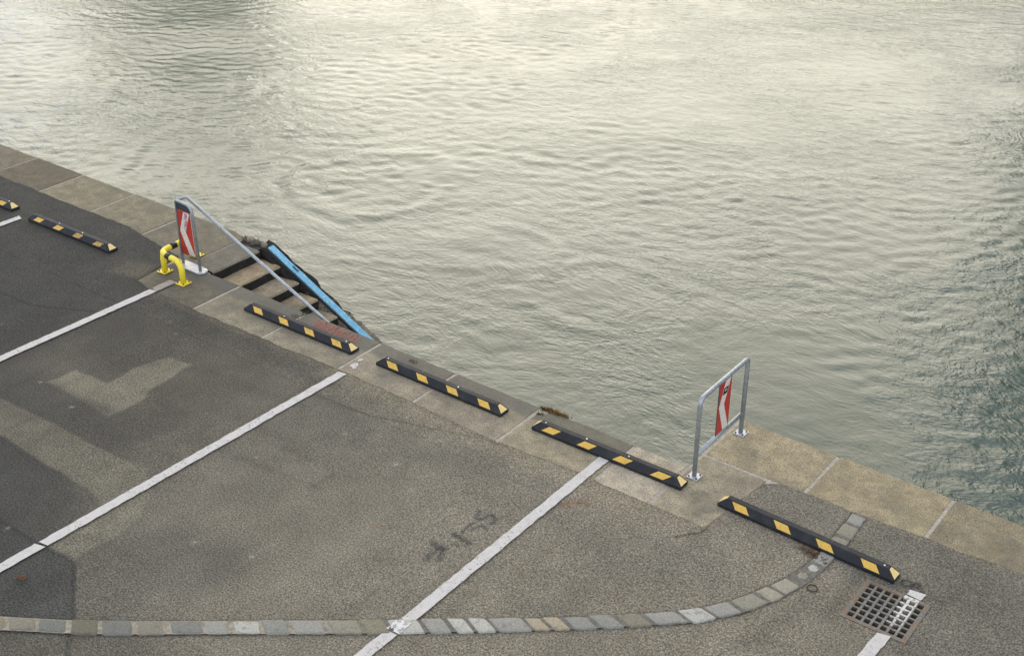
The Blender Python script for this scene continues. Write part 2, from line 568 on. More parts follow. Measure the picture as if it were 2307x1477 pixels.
def seg_dist(X, Y, pts, closed=False):
    d = np.full(X.shape, 1e9)
    P = list(pts) + ([pts[0]] if closed else [])
    for (x0, y0), (x1, y1) in zip(P[:-1], P[1:]):
        dx, dy = x1 - x0, y1 - y0
        L = dx * dx + dy * dy + 1e-12
        t = np.clip(((X - x0) * dx + (Y - y0) * dy) / L, 0, 1)
        d = np.minimum(d, np.hypot(X - x0 - t * dx, Y - y0 - t * dy))
    return d

def poly_mask(X, Y, pts, soft):
    ins = np.zeros(X.shape, bool)
    n = len(pts)
    for i in range(n):
        x0, y0 = pts[i]
        x1, y1 = pts[(i + 1) % n]
        c = ((y0 > Y) != (y1 > Y))
        with np.errstate(divide='ignore', invalid='ignore'):
            xc = (x1 - x0) * (Y - y0) / (y1 - y0 + 1e-12) + x0
        ins ^= c & (X < xc)
    d = seg_dist(X, Y, pts, True)
    sd_ = np.where(ins, d, -d)
    return sstep(sd_, -soft, soft)

def grid_faces(nx, ny):
    i = np.arange(nx - 1)[:, None]
    j = np.arange(ny - 1)[None, :]
    a = (i * ny + j)
    return np.stack([a, a + ny, a + ny + 1, a + 1], -1).reshape(-1, 4)

def grid_mesh(name, co, faces, mat, smooth=False):
    me = bpy.data.meshes.new(name)
    nv, nf = len(co), len(faces)
    me.vertices.add(nv)
    me.vertices.foreach_set('co', np.ascontiguousarray(co, np.float32).ravel())
    me.loops.add(nf * 4)
    me.loops.foreach_set('vertex_index', np.ascontiguousarray(faces, np.int32).ravel())
    me.polygons.add(nf)
    me.polygons.foreach_set('loop_start', np.arange(0, nf * 4, 4, dtype=np.int32))
    me.polygons.foreach_set('loop_total', np.full(nf, 4, np.int32))
    if smooth:
        me.polygons.foreach_set('use_smooth', np.ones(nf, bool))
    me.materials.append(mat)
    me.update(calc_edges=True)
    o = bpy.data.objects.new(name, me)
    C.objects.link(o)
    return o

# ------------------------------------------------------------------ ground: asphalt of the quay car park
GX, GY, GH = -2.515, 8.725, 0.285          # drain grate centre and half size

def edge_y(x):
    """where the asphalt ends against the coping"""
    xs = [-60, -14.3, -13.6, -12.98, -12.86, -12.6, -11.6, -9.9, -9.0, -7.8, -6.8, -5.7, -4.95, -4.36, -4.24, -4.1, -3.3, -2.6, -1.7, 40]
    ys = [9.86, 9.86, 9.75, 9.66, 8.86, 8.80, 8.77, 8.78, 8.80, 8.78, 8.74, 8.81, 8.81, 8.78, 9.78, 9.885, 9.89, 9.92, 9.94, 9.95]
    return np.interp(x, xs, ys) + (vnoise(x, x * 0, 2.2, 5, 3) - 0.5) * 0.05 + (vnoise(x, x * 0, 14, 9, 2) - 0.5) * 0.022

def build_asphalt():
    xs = np.concatenate([np.linspace(-60, -20, 21)[:-1], np.arange(-20, -0.6, 0.021), np.linspace(-0.6, 25, 20)])
    ylow = np.concatenate([np.linspace(-30, 3.2, 18)[:-1], np.arange(3.2, 8.2, 0.021)])
    t = np.linspace(0, 1, 86)[1:]
    E_ = edge_y(xs)
    nx = len(xs)
    Yl = np.repeat(ylow[None, :], nx, 0)
    y0 = ylow[-1]
    Yu = y0 + (E_ - y0)[:, None] * t[None, :]
    Y = np.concatenate([Yl, Yu], 1)
    X = np.repeat(xs[:, None], Y.shape[1], 1)
    ny = Y.shape[1]
    Z = (vnoise(X, Y, 0.5, 21, 3) - 0.5) * 0.012
    Z += 0.006 * sstep(E_[:, None] - Y, 0.0, 0.05) * 0
    Z = np.where(Y > 8.3, np.maximum(Z * 0.3, -0.001) + 0.004, Z)
    # skirt at the coping
    Z[:, -1] -= 0.014
    # ---- true surface colour
    n1 = vnoise(X, Y, 0.55, 31, 4)
    n2 = vnoise(X, Y, 2.3, 33, 4)
    n3 = vnoise(X, Y * 0.35 + X * 0.1, 3.0, 35, 3)
    # newer, darker asphalt towards the left, sun-bleached greyer tan towards the right
    age = sstep(X + 0.33 * (Y - 6.5) + (n1 - 0.5) * 2.6, -10.6, -6.6)
    dark = np.array([0.052, 0.052, 0.050]); mid = np.array([0.128, 0.119, 0.102])
    col = dark + (mid - dark) * age[..., None]
    # the middle bay is half-bleached
    m = poly_mask(X, Y, [(-12.4, 6.2), (-9.1, 6.0), (-8.6, 8.75), (-12.4, 8.8)], 0.5)
    col = col + (np.array([0.100, 0.094, 0.082]) - col) * (m * 0.75 * (0.6 + 0.6 * n1))[..., None]
    m = poly_mask(X, Y, [(-9.6, 5.6), (-8.6, 4.9), (-7.2, 5.0), (-5.8, 6.0), (-5.6, 8.8), (-9.1, 8.8)], 0.6)
    col = col + (np.array([0.128, 0.120, 0.104]) - col) * (m * 0.7)[..., None]
    def patch(pts, c, soft, k):
        nonlocal col
        wob = (vnoise(X, Y, 4.0, 51, 3) - 0.5) * 0.10
        mm = poly_mask(X + wob, Y + wob * 0.7, pts, soft) * k
        col = col + (np.array(c) - col) * mm[..., None]
    # patched trenches and pale repair shapes of the middle bay
    patch([(-11.76, 6.09), (-9.38, 6.17), (-9.10, 6.06), (-8.74, 5.53), (-8.76, 4.87), (-9.16, 4.84), (-9.12, 5.51), (-9.56, 5.62), (-12.6, 5.67), (-13.2, 6.05)], (0.150, 0.142, 0.118), 0.022, 0.82)
    patch([(-11.60, 6.62), (-11.60, 6.95), (-11.05, 7.00), (-11.08, 7.38), (-10.98, 7.80), (-10.62, 7.86), (-10.56, 7.15), (-10.46, 7.0), (-10.46, 6.56)], (0.185, 0.174, 0.142), 0.025, 0.85)
    patch([(-12.6, 6.20), (-9.8, 6.30), (-9.7, 6.9), (-9.95, 7.25), (-10.2, 6.75), (-12.6, 6.52)], (0.068, 0.067, 0.063), 0.07, 0.55)
    patch([(-11.2, 7.3), (-10.9, 7.6), (-11.1, 8.1), (-12.0, 8.0), (-12.0, 7.2)], (0.070, 0.068, 0.062), 0.12, 0.5)
    patch([(-9.2, 4.85), (-11.8, 4.9), (-11.8, 5.55), (-9.6, 5.5)], (0.056, 0.056, 0.053), 0.05, 0.7)
    patch([(-9.2, 4.80), (-8.70, 4.82), (-8.05, 4.36), (-10.5, 2.5), (-12, 4.8)], (0.044, 0.046, 0.047), 0.03, 0.85)
    patch([(-8.7, 5.4), (-7.6, 6.0), (-7.4, 5.3), (-8.1, 4.6), (-8.6, 4.9)], (0.070, 0.069, 0.065), 0.30, 0.55)
    patch([(-13.45, 8.75), (-13.40, 9.18), (-13.0, 9.30), (-12.9, 8.9)], (0.135, 0.125, 0.10), 0.08, 0.7)
    # tyre-dark streaks parallel to the coping, dark tracks in front of the stops
    patch([(-11.7, 8.40), (-8.9, 8.42), (-8.9, 8.70), (-11.7, 8.70)], (0.068, 0.066, 0.060), 0.10, 0.6)
    patch([(-10.6, 7.72), (-8.9, 7.9), (-8.9, 8.05), (-10.6, 7.90)], (0.080, 0.077, 0.070), 0.05, 0.55)
    patch([(-9.0, 7.5), (-6.0, 8.2), (-5.9, 8.5), (-9.0, 8.1)], (0.098, 0.094, 0.084), 0.18, 0.5)
    patch([(-5.5, 7.95), (-4.2, 8.7), (-3.6, 8.2), (-4.6, 7.6)], (0.098, 0.094, 0.084), 0.22, 0.6)
    patch([(-3.2, 9.2), (-3.1, 9.86), (0.5, 10.1), (0.5, 7.6), (-1.9, 7.9)], (0.082, 0.080, 0.073), 0.12, 0.7)
    patch([(-4.2, 9.5), (-4.2, 9.9), (-3.3, 9.9), (-3.3, 9.25), (-3.9, 9.2)], (0.105, 0.101, 0.092), 0.05, 0.6)
    patch([(-5.2, 6.85), (-4.9, 6.75), (-4.6, 7.05), (-4.75, 7.2)], (0.075, 0.074, 0.068), 0.08, 0.45)
    patch([(-9.3, 8.58), (-4.4, 8.50), (-4.4, 8.90), (-9.3, 8.90)], (0.165, 0.150, 0.120), 0.12, 0.6)
    patch([(-12.4, 8.66), (-9.6, 8.70), (-9.6, 8.9), (-12.4, 8.9)], (0.125, 0.115, 0.092), 0.06, 0.6)
    # top-left: even dark asphalt
    patch([(-40, 8.2), (-13.3, 8.6), (-12.9, 9.9), (-40, 9.9)], (0.058, 0.057, 0.054), 0.25, 0.6)
    # mottling and streaking
    col *= (0.84 + 0.32 * n2)[..., None] * (0.90 + 0.20 * n3)[..., None] * (0.90 + 0.2 * vnoise(X, Y, 9, 41, 3))[..., None]
    # edge dirt against coping and along the setts
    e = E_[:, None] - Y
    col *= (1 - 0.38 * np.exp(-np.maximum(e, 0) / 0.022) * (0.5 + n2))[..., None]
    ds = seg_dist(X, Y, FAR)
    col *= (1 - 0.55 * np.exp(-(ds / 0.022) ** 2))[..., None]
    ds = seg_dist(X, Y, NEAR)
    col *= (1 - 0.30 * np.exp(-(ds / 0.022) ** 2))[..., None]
    def stroke(pts, w, k, c=(0.028, 0.031, 0.033)):
        nonlocal col
        wob = (vnoise(X, Y, 9.0, 61, 2) - 0.5) * 0.03
        d = seg_dist(X + wob, Y - wob, pts)
        mm = np.exp(-(d / w) ** 2) * k * (0.75 + 0.5 * vnoise(X, Y, 24, 63, 2))
        col = col + (np.array(c) - col) * np.clip(mm, 0, 1)[..., None]
    # cracks
    for pts in ([(-12.6, 4.72), (-9.79, 4.80), (-9.15, 4.81), (-8.71, 4.84), (-8.35, 4.57), (-8.06, 4.36)], [(-7.95, 4.24), (-7.75, 4.07), (-7.3, 3.6)],
                [(-4.25, 9.70), (-4.31, 9.5), (-4.30, 9.3), (-4.36, 9.05), (-4.33, 8.72), (-4.5, 8.5)], [(-4.24, 9.84), (-4.36, 9.62), (-4.42, 9.40)],
                [(-12.4, 8.05), (-13.4, 7.6), (-14.4, 7.55)], [(-9.0, 8.25), (-8.2, 8.30), (-7.1, 8.65), (-6.8, 8.72)], [(-3.42, 9.0), (-3.38, 9.2)]):
        stroke(pts, 0.017, 0.38 if pts[0] == (-9.0, 8.25) else 0.72, (0.022, 0.023, 0.022))
    # sprayed letters
    SP = (0.026, 0.029, 0.032)
    stroke([(-6.219, 7.709), (-6.205, 7.629), (-6.179, 7.588), (-6.145, 7.585), (-6.13, 7.645), (-6.122, 7.707), (-6.088, 7.728), (-6.034, 7.698), (-6.021, 7.649), (-6.022, 7.618)], 0.019, 0.85, SP)
    stroke([(-6.151, 7.53), (-6.168, 7.488), (-6.173, 7.425), (-6.159, 7.368)], 0.019, 0.85, SP)
    stroke([(-6.117, 7.409), (-6.091, 7.477), (-6.059, 7.531), (-6.013, 7.536), (-5.992, 7.494)], 0.018, 0.7, SP)
    stroke([(-6.208, 7.282), (-6.141, 7.284), (-6.069, 7.272), (-6.001, 7.257)], 0.030, 0.85, SP)
    stroke([(-6.264, 7.057), (-6.188, 7.04), (-6.13, 7.046)], 0.040, 0.8, SP)
    stroke([(-6.173, 7.023), (-6.19, 6.955), (-6.185, 6.875), (-6.153, 6.817)], 0.034, 0.65, SP)
    stroke([(-6.134, 7.043), (-6.101, 6.966), (-6.07, 6.907)], 0.034, 0.7, SP)
    stroke([(-6.122, 7.156), (-6.055, 7.15), (-6.028, 7.199)], 0.022, 0.45, SP)
    ring = [(-2.502 + 0.042 * math.cos(a), 9.180 + 0.046 * math.sin(a)) for a in np.linspace(0, 2 * math.pi, 17)]
    stroke(ring, 0.015, 1.1, (0.022, 0.023, 0.023))
    stroke([(-2.449, 9.228), (-2.436, 9.181), (-2.427, 9.121), (-2.418, 9.11), (-2.368, 9.115), (-2.354, 9.158), (-2.376, 9.188), (-2.429, 9.177), (-2.401, 9.198), (-2.404, 9.238), (-2.45, 9.231)], 0.015, 1.1, (0.022, 0.023, 0.023))
    stroke([(-2.9, 8.36), (-2.9, 9.05), (-2.2, 9.12)], 0.07, 0.35, (0.05, 0.045, 0.038))
    # trodden gum and paint drips
    gs = np.random.default_rng(90)
    for k in range(70):
        gx, gy = gs.uniform(-13.5, -1.5), gs.uniform(4.2, 9.6)
        rr = gs.uniform(0.010, 0.024)
        d = np.hypot(X - gx, (Y - gy) * gs.uniform(0.7, 1.4))
        mm = np.exp(-(d / rr) ** 2) * gs.uniform(0.35, 0.9)
        cc = np.array([0.30, 0.28, 0.25]) if gs.random() < 0.62 else np.array([0.030, 0.029, 0.027])
        col = col + (cc - col) * mm[..., None]
    # long soft tyre scuffs
    for k in range(26):
        gx, gy = gs.uniform(-13, -3), gs.uniform(5.0, 8.4)
        a = gs.choice([0.0, 0.12, 1.5, 1.62]) + gs.normal() * 0.08
        L = gs.uniform(0.3, 1.3)
        stroke([(gx, gy), (gx + L * math.cos(a), gy + L * math.sin(a) * 0.8)], gs.uniform(0.03, 0.09), gs.uniform(0.12, 0.30), (0.045, 0.044, 0.041))
    # rust stains
    stroke([(-5.64, 8.28), (-5.49, 8.44)], 0.04, 0.5, (0.13, 0.06, 0.028))
    stroke([(-3.5, 9.08), (-3.2, 8.98)], 0.05, 0.55, (0.05, 0.034, 0.022))
    stroke([(-6.9, 6.9), (-6.75, 7.0)], 0.02, 0.4, (0.13, 0.065, 0.03))
    col = np.clip(col * (0.84 + 0.47 * sstep(X, -12.0, -5.5))[..., None] * np.array([1.07, 1.0, 0.84]), 0.012, 0.5)
    F = grid_faces(nx, ny)
    cx = X.reshape(-1)[F].mean(1)
    cy = Y.reshape(-1)[F].mean(1)
    keep = ~((np.abs(cx - GX) < GH - 0.01) & (np.abs(cy - GY) < GH - 0.01))
    F = F[keep]
    o = grid_mesh('asphalt_ground', np.stack([X, Y, Z], -1).reshape(-1, 3), F, MT['asphalt'], True)
    at = o.data.color_attributes.new('tone', 'FLOAT_COLOR', 'POINT')
    rgba = np.concatenate([col.reshape(-1, 3), np.ones((col.size // 3, 1))], 1).astype(np.float32)
    at.data.foreach_set('color', rgba.ravel())
    tag(o, kind='structure')
    return o

# the two edges of the sett strip (world metres)
FAR = [(-10.4, 2.95), (-9.2, 3.62), (-8.61, 4.01), (-8.08, 4.35), (-7.64, 4.67), (-7.18, 5.02), (-6.73, 5.37), (-6.27, 5.72), (-5.88, 6.02), (-5.51, 6.31), (-5.06, 6.66), (-4.61, 7.03), (-4.17, 7.42), (-3.86, 7.72), (-3.62, 8.07), (-3.45, 8.46), (-3.35, 8.76), (-3.32, 9.05), (-3.31, 9.37), (-3.32, 9.85)]
NEAR = [(-10.3, 2.83), (-9.1, 3.50), (-8.46, 3.91), (-7.94, 4.25), (-7.51, 4.56), (-7.06, 4.91), (-6.61, 5.25), (-6.13, 5.62), (-5.77, 5.90), (-5.42, 6.18), (-4.97, 6.54), (-4.53, 6.90), (-4.08, 7.30), (-3.77, 7.58), (-3.50, 7.93), (-3.31, 8.32), (-3.21, 8.66), (-3.17, 8.99), (-3.16, 9.39), (-3.18, 9.85)]

ground = build_asphalt()

# painted bay lines, each its own strip on the asphalt
def paint_strip(name, p0, p1, w, z, mat, seed, jag=0.005, n=None):
    rg = random.Random(seed)
    a, b = Vector(p0), Vector(p1)
    L = (b - a).length
    n = n or max(3, int(L / 0.06))
    d = (b - a).normalized()
    s = Vector((-d.y, d.x))
    v, f = [], []
    for i in range(n + 1):
        p = a + d * (L * i / n)
        endj = rg.uniform(-0.02, 0.02) if i in (0, n) else 0
        for sg in (-1, 1):
            q = p + s * sg * (w / 2 + rg.uniform(-jag, jag)) + d * endj * sg
            v.append((q.x, q.y, z))
    for i in range(n):
        f.append((2 * i, 2 * i + 1, 2 * i + 3, 2 * i + 2)[::-1])
    return mesh_obj(name, v, f, mat, ground)

paint_strip('parking_line', (-15.98, 1.0), (-15.81, 9.10), 0.116, 0.0145, MT['line'], 1)
paint_strip('parking_line', (-12.60, 1.0), (-12.445, 8.78), 0.116, 0.0145, MT['line'], 2)
paint_strip('faded_line_end', (-12.445, 8.79), (-12.435, 9.10), 0.125, 0.0185, MT['line_worn'], 22)
paint_strip('parking_line', (-9.245, 1.0), (-9.166, 4.80), 0.116, 0.0145, MT['line'], 3)
paint_strip('parking_line', (-9.160, 4.83), (-9.072, 8.76), 0.116, 0.0145, MT['line'], 4)
paint_strip('parking_line', (-5.88, 2.0), (-5.765, 5.91), 0.116, 0.0145, MT['line'], 5)
paint_strip('parking_line', (-5.760, 6.08), (-5.741, 9.16), 0.116, 0.0145, MT['line'], 6)
paint_strip('parking_line', (-2.62, 4.0), (-2.405, 8.425), 0.116, 0.0145, MT['line'], 7)
paint_strip('line_on_setts', (-5.768, 5.92), (-5.760, 6.08), 0.135, 0.0235, MT['line_flake'], 8)
paint_strip('line_beside_grate', (-2.385, 9.03), (-2.375, 9.12), 0.135, 0.0145, MT['line'], 9)
for k, (x, y, r_) in enumerate([(-9.09, 8.98, 0.055), (-9.115, 9.10, 0.038), (-9.05, 8.93, 0.03)]):
    rg = random.Random(k)
    pl = [(x + r_ * rg.uniform(0.6, 1.25) * math.cos(a) * 0.8, y + r_ * rg.uniform(0.6, 1.25) * math.sin(a)) for a in np.linspace(0, 2 * math.pi, 15)[:-1]]
    mesh_obj('paint_remnant', [(a, b, 0.0075) for a, b in pl], [tuple(range(len(pl)))], MT['line'], ground)

# ------------------------------------------------------------------ quay wall with coping stones
quay = empty('quay_wall', (-8.6, 9.5, -3))
tag(quay, 'stone quay wall with pale coping stones running along the river', 'wall')
def q_parent(o):
    o.parent = quay
    o.matrix_parent_inverse = Matrix.Translation(-Vector(quay.location))
    return o
mb = MB()
mb.box(-60, -12.70, 8.70, 10.655, -3.2, -0.008)
mb.box(-12.70, -12.26, 8.70, 9.57, -3.2, -0.0085)
mb.box(-12.26, -4.985, 8.70, 9.545, -3.2, -0.008)
mb.box(-4.985, -3.6, 8.70, 10.655, -3.2, -0.0085)
mb.box(-3.6, 25, 9.70, 10.655, -3.2, -0.008)
q_parent(mb.build('masonry', MT['mortar']))

def stone(x0, x1, y0, y1, tint, seed, top=0.0, depth=0.34, chip=None, parentf=q_parent, name='coping_stone', jag=0.011, bevel=0.018):
    rg = random.Random(seed)
    pl = []
    def side(ax, ay, bx, by):
        L = math.hypot(bx - ax, by - ay)
        n = max(2, int(L / 0.13))
        for i in range(n):
            t = i / n
            j = rg.uniform(-jag, jag) * (1.0 if ay == y1 and by == y1 else 0.45)
            nx_, ny_ = -(by - ay) / L, (bx - ax) / L
            k = 0 if i else 0.006
            pl.append((ax + (bx - ax) * t + nx_ * (abs(j) + k), ay + (by - ay) * t + ny_ * (abs(j) + k)))
    g = 0.005
    x0, x1, y0, y1 = x0 + g, x1 - g, y0 + g, y1
    side(x0, y0, x1, y0); side(x1, y0, x1, y1); side(x1, y1, x0, y1); side(x0, y1, x0, y0)
    if chip:
        cx_, cy_, r_ = chip
        for i, (a, b) in enumerate(pl):
            d = math.hypot(a - cx_, b - cy_)
            if d < r_:
                k = (r_ - d) * rg.uniform(0.35, 0.8)
                pl[i] = (a + (k * 0.5 if a < cx_ + 0.02 else 0), b - k)
    m = MB().prism(pl, top - depth, top, bevel)
    o = parentf(m.build(name, MT['stone']))
    o.color = (tint[0] * 1.56, tint[1] * 1.5, tint[2] * 1.36, 1)
    return o

TAN = (0.208, 0.182, 0.130); GREY = (0.150, 0.138, 0.108); PALE = (0.262, 0.236, 0.196); WARM = (0.196, 0.176, 0.138); DIRT = (0.118, 0.108, 0.086)
# outer row, left of the stairs
lx = [-24.9, -23.65, -22.45, -21.2, -20.0, -18.8, -17.65, -16.45, -15.20, -13.96, -12.70]
lt = [GREY, DIRT, GREY, GREY, DIRT, (0.112, 0.100, 0.076), (0.088, 0.077, 0.058), (0.140, 0.127, 0.094), (0.134, 0.122, 0.092), (0.112, 0.102, 0.080)]
for i in range(len(lx) - 1):
    stone(lx[i], lx[i + 1], 9.605, 10.68 + random.uniform(-0.008, 0.008), lt[i], 100 + i, top=random.uniform(-0.002, 0.002),
          chip=(-12.75, 10.68, 0.16) if i == 9 else None)
# outer row, right of the stairs
rx = [-4.97, -3.84, -2.62, -1.40, -0.18, 1.04, 2.26]
rt = [TAN, (0.190, 0.166, 0.116), (0.150, 0.132, 0.096), TAN, GREY, TAN]
for i in range(len(rx) - 1):
    stone(rx[i], rx[i + 1], 9.855 if i < 1 else 9.80, 10.685 + random.uniform(-0.008, 0.008), rt[i], 130 + i, top=random.uniform(-0.002, 0.002))
# inner row beside the recess
ix = [-12.92, -11.67, -10.44, -9.20, -8.04, -6.83, -5.62, -4.985]
it = [(0.088, 0.080, 0.064), (0.150, 0.138, 0.108), (0.152, 0.140, 0.112), (0.178, 0.160, 0.128), (0.172, 0.155, 0.124), (0.182, 0.164, 0.124), PALE]
inner = []
for i in range(len(ix) - 1):
    inner.append(stone(ix[i], ix[i + 1], 8.72, 9.575 + random.uniform(-0.006, 0.006), it[i], 160 + i, top=random.uniform(-0.0015, 0.0015),
                       chip=(-6.80, 9.57, 0.17) if i == 5 else ((-10.44, 9.57, 0.10) if i == 1 else None)))
corner = stone(-4.975, -4.22, 8.72, 9.848, WARM, 175, top=0.001)

# red spray scribble on the coping by the foot of the handrail
def ribbon(path, w, z, seed=0):
    rg = random.Random(seed)
    v, f = [], []
    P = [Vector(p) for p in path]
    for i, p in enumerate(P):
        d = (P[min(i + 1, len(P) - 1)] - P[max(i - 1, 0)]).normalized()
        s = Vector((-d.y, d.x))
        ww = w * rg.uniform(0.7, 1.3) / 2
        v += [(p.x - s.x * ww, p.y - s.y * ww, z), (p.x + s.x * ww, p.y + s.y * ww, z)]
    for i in range(len(P) - 1):
        f.append((2 * i, 2 * i + 2, 2 * i + 3, 2 * i + 1))
    return v, f
m = MB()
for k in range(11):
    x = -10.22 + k * 0.066
    lo = 9.30 + 0.03 * math.sin(k * 2.1) - (0.06 if k > 5 else 0)
    v, f = ribbon([(x, lo), (x + 0.05, lo + 0.12), (x + 0.02, 9.52), (x + 0.08, 9.50 - 0.02 * (k % 3)), (x + 0.10, 9.36)], 0.045, 0.004 + k * 0.0007, k)
    m.add(v, f)
q_parent(m.build('spray_paint', MT['red_spray']))['label'] = 'red sprayed scribble on the coping at the foot of the handrail'

# rust spot
rg = random.Random(3)
pl = [(-8.60 + 0.07 * rg.uniform(0.5, 1.2) * math.cos(a), 9.455 + 0.045 * rg.uniform(0.5, 1.2) * math.sin(a)) for a in np.linspace(0, 2 * math.pi, 15)[:-1]]
q_parent(mesh_obj('rust_stain', [(a, b, 0.0045) for a, b in pl], [tuple(range(14))], mat_worn('rust_stain', (0.075, 0.036, 0.016), 0.40, 0.60, 45)))

# ------------------------------------------------------------------ stairs into the water
ST_T, ST_R, ST_X = 0.345, 0.146, -12.24
stairs = empty('river_stairs', (ST_X, 10.0, 0))
tag(stairs, 'narrow stone steps descending into the river behind the blue board', 'stairs')
def s_parent(o):
    o.parent = stairs
    o.matrix_parent_inverse = Matrix.Translation(-Vector(stairs.location))
    return o
def step_mesh(name, x0, x1, y0, y1, z, h, tint, seed):
    rg = random.Random(seed)
    n = 7
    v, f, fm = [], [], []
    ys = [y0 + (y1 - y0) * i / n for i in range(n + 1)]
    rows = []
    for y in ys:
        jx, jz = rg.uniform(-0.008, 0.008), rg.uniform(-0.004, 0.003)
        rows.append([(x0, y, z), (x1 - 0.02 + jx, y, z + jz * 0.3), (x1 + jx, y, z - 0.02 + jz), (x1 + jx * 0.5 - 0.004, y, z - h), (x0, y, z - h)])
    for r in rows:
        v += r
    for i in range(n):
        a, b = i * 5, (i + 1) * 5
        for k, mt in ((0, 0), (1, 0), (2, 1), (3, 0), (4, 0)):  # risers get the near-black stone, treads the tan one
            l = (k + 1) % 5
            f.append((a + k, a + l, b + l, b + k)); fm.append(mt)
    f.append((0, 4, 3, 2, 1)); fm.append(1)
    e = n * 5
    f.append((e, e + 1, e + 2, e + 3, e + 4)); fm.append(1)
    o = s_parent(mesh_obj(name, v, f, [MT['step'], MT['dark_face']], None, False, fm))
    o.color = (*tint, 1)
    return o
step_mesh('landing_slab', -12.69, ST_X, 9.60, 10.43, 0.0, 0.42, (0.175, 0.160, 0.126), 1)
for k in range(1, 9):
    x0 = ST_X + (k - 1) * ST_T - 0.10
    tint = (0.31, 0.245, 0.158) if k % 2 else (0.29, 0.244, 0.170)
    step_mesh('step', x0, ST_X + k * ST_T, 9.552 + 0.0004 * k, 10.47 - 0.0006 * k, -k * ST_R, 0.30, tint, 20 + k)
# sloped stringer between the steps and the river
def stringer():
    rg = random.Random(5)
    n = 40
    v, f = [], []
    sl = 0.484
    for i in range(n + 1):
        x = -12.36 + 4.0 * i / n
        zt = -0.012 - max(0.0, x + 12.19) * sl
        zt = min(zt, 0.006)
        ja = [rg.uniform(-0.018, 0.018) for _ in range(4)]
        v += [(x, 10.462 + ja[0] * 0.8, zt - 0.55), (x, 10.455 + ja[1], zt - 0.06 + ja[2]), (x, 10.505 + ja[3] * 0.4, zt + ja[2] * 0.3), (x, 10.650 + ja[0] * 0.3, zt + 0.012), (x, 10.70 + ja[1] * 1.3, zt + 0.022 + ja[3]), (x, 10.70, zt - 0.9), (x, 10.462, zt - 0.9)]
    for i in range(n):
        a, b = i * 7, (i + 1) * 7
        for k in range(7):
            l = (k + 1) % 7
            f.append((a + k, a + l, b + l, b + k)[::-1])
    f.append(tuple(range(7))); f.append(tuple(n * 7 + k for k in range(6, -1, -1)))
    return s_parent(mesh_obj('stringer', v, f, MT['stringer']))
stringer()
# rubble left where the coping corner has crumbled
for k, (x, y, s) in enumerate([(-12.60, 10.60, 0.075), (-12.52, 10.62, 0.055), (-12.44, 10.57, 0.05), (-12.38, 10.62, 0.045), (-12.66, 10.55, 0.05), (-12.47, 10.52, 0.04), (-12.31, 10.58, 0.05)]):
    rg = random.Random(40 + k)
    pl = [(x + s * rg.uniform(0.7, 1.2) * math.cos(a), y + s * rg.uniform(0.5, 1.0) * math.sin(a)) for a in np.linspace(0, 2 * math.pi, 8)[:-1]]
    o = s_parent(MB().prism(pl, -0.15, rg.uniform(0.004, 0.05), 0.02).build('rubble_stone', MT['step']))
    o.color = random.choice([(0.16, 0.14, 0.10, 1), (0.09, 0.08, 0.06, 1), (0.22, 0.19, 0.15, 1)])
o = s_parent(MB().box(-12.69, -12.30, 10.435, 10.67, -0.5, -0.012).build('broken_corner', MT['dark_face']))

# blue board along the stringer
bd = empty('edge_board', (-12.2, 10.58, 0.0))
tag(bd, 'long light blue painted board sloping down beside the steps into the water', 'board')
def b_parent(o):
    o.parent = bd
    o.matrix_parent_inverse = Matrix.Translation(-Vector(bd.location))
    return o
sl = 0.484
def board_pt(s, y, h):                      # s along the run in x, h normal height
    nx_, nz_ = sl / math.hypot(1, sl), 1 / math.hypot(1, sl)
    return (-12.19 + s + nx_ * h, y, 0.000 - s * sl + nz_ * h)
v, f = [], []
n = 24
rg = random.Random(2)
for i in range(n + 1):
    s = 3.2 * i / n
    j = rg.uniform(-0.003, 0.003)
    v += [board_pt(s, 10.525 + j, 0.0), board_pt(s, 10.525 + j, 0.034), board_pt(s, 10.530 + j, 0.038), board_pt(s, 10.622 + j, 0.038), board_pt(s, 10.627 + j, 0.034), board_pt(s, 10.627 + j, 0.0)]
for i in range(n):
    for k in range(6):
        l = (k + 1) % 6
        f.append((i * 6 + k, i * 6 + l, (i + 1) * 6 + l, (i + 1) * 6 + k)[::-1])
f += [tuple(range(6)), tuple(n * 6 + k for k in range(5, -1, -1))]
b_parent(mesh_obj('plank', v, f, MT['blue']))
v = []
for i in range(2):
    s = 3.2 * i
    v += [board_pt(s, 10.508, -0.02), board_pt(s, 10.508, 0.028), board_pt(s, 10.5235, 0.028), board_pt(s, 10.5235, -0.02)]
b_parent(mesh_obj('edge_strip', v, [(0, 1, 5, 4), (1, 2, 6, 5), (2, 3, 7, 6), (3, 0, 4, 7), (3, 2, 1, 0), (4, 5, 6, 7)], MT['dark_plate']))
for s in (0.40, 1.86):
    v = [board_pt(s, 10.575, 0.040), board_pt(s + 0.10, 10.575, 0.040), board_pt(s + 0.10, 10.592, 0.040), board_pt(s, 10.592, 0.040),
         board_pt(s, 10.575, 0.052), board_pt(s + 0.10, 10.575, 0.052), board_pt(s + 0.10, 10.592, 0.052), board_pt(s, 10.592, 0.052)]
    b_parent(mesh_obj('cleat', v, [(4, 5, 6, 7), (0, 1, 5, 4), (1, 2, 6, 5), (2, 3, 7, 6), (3, 0, 4, 7)], MT['dark_plate']))

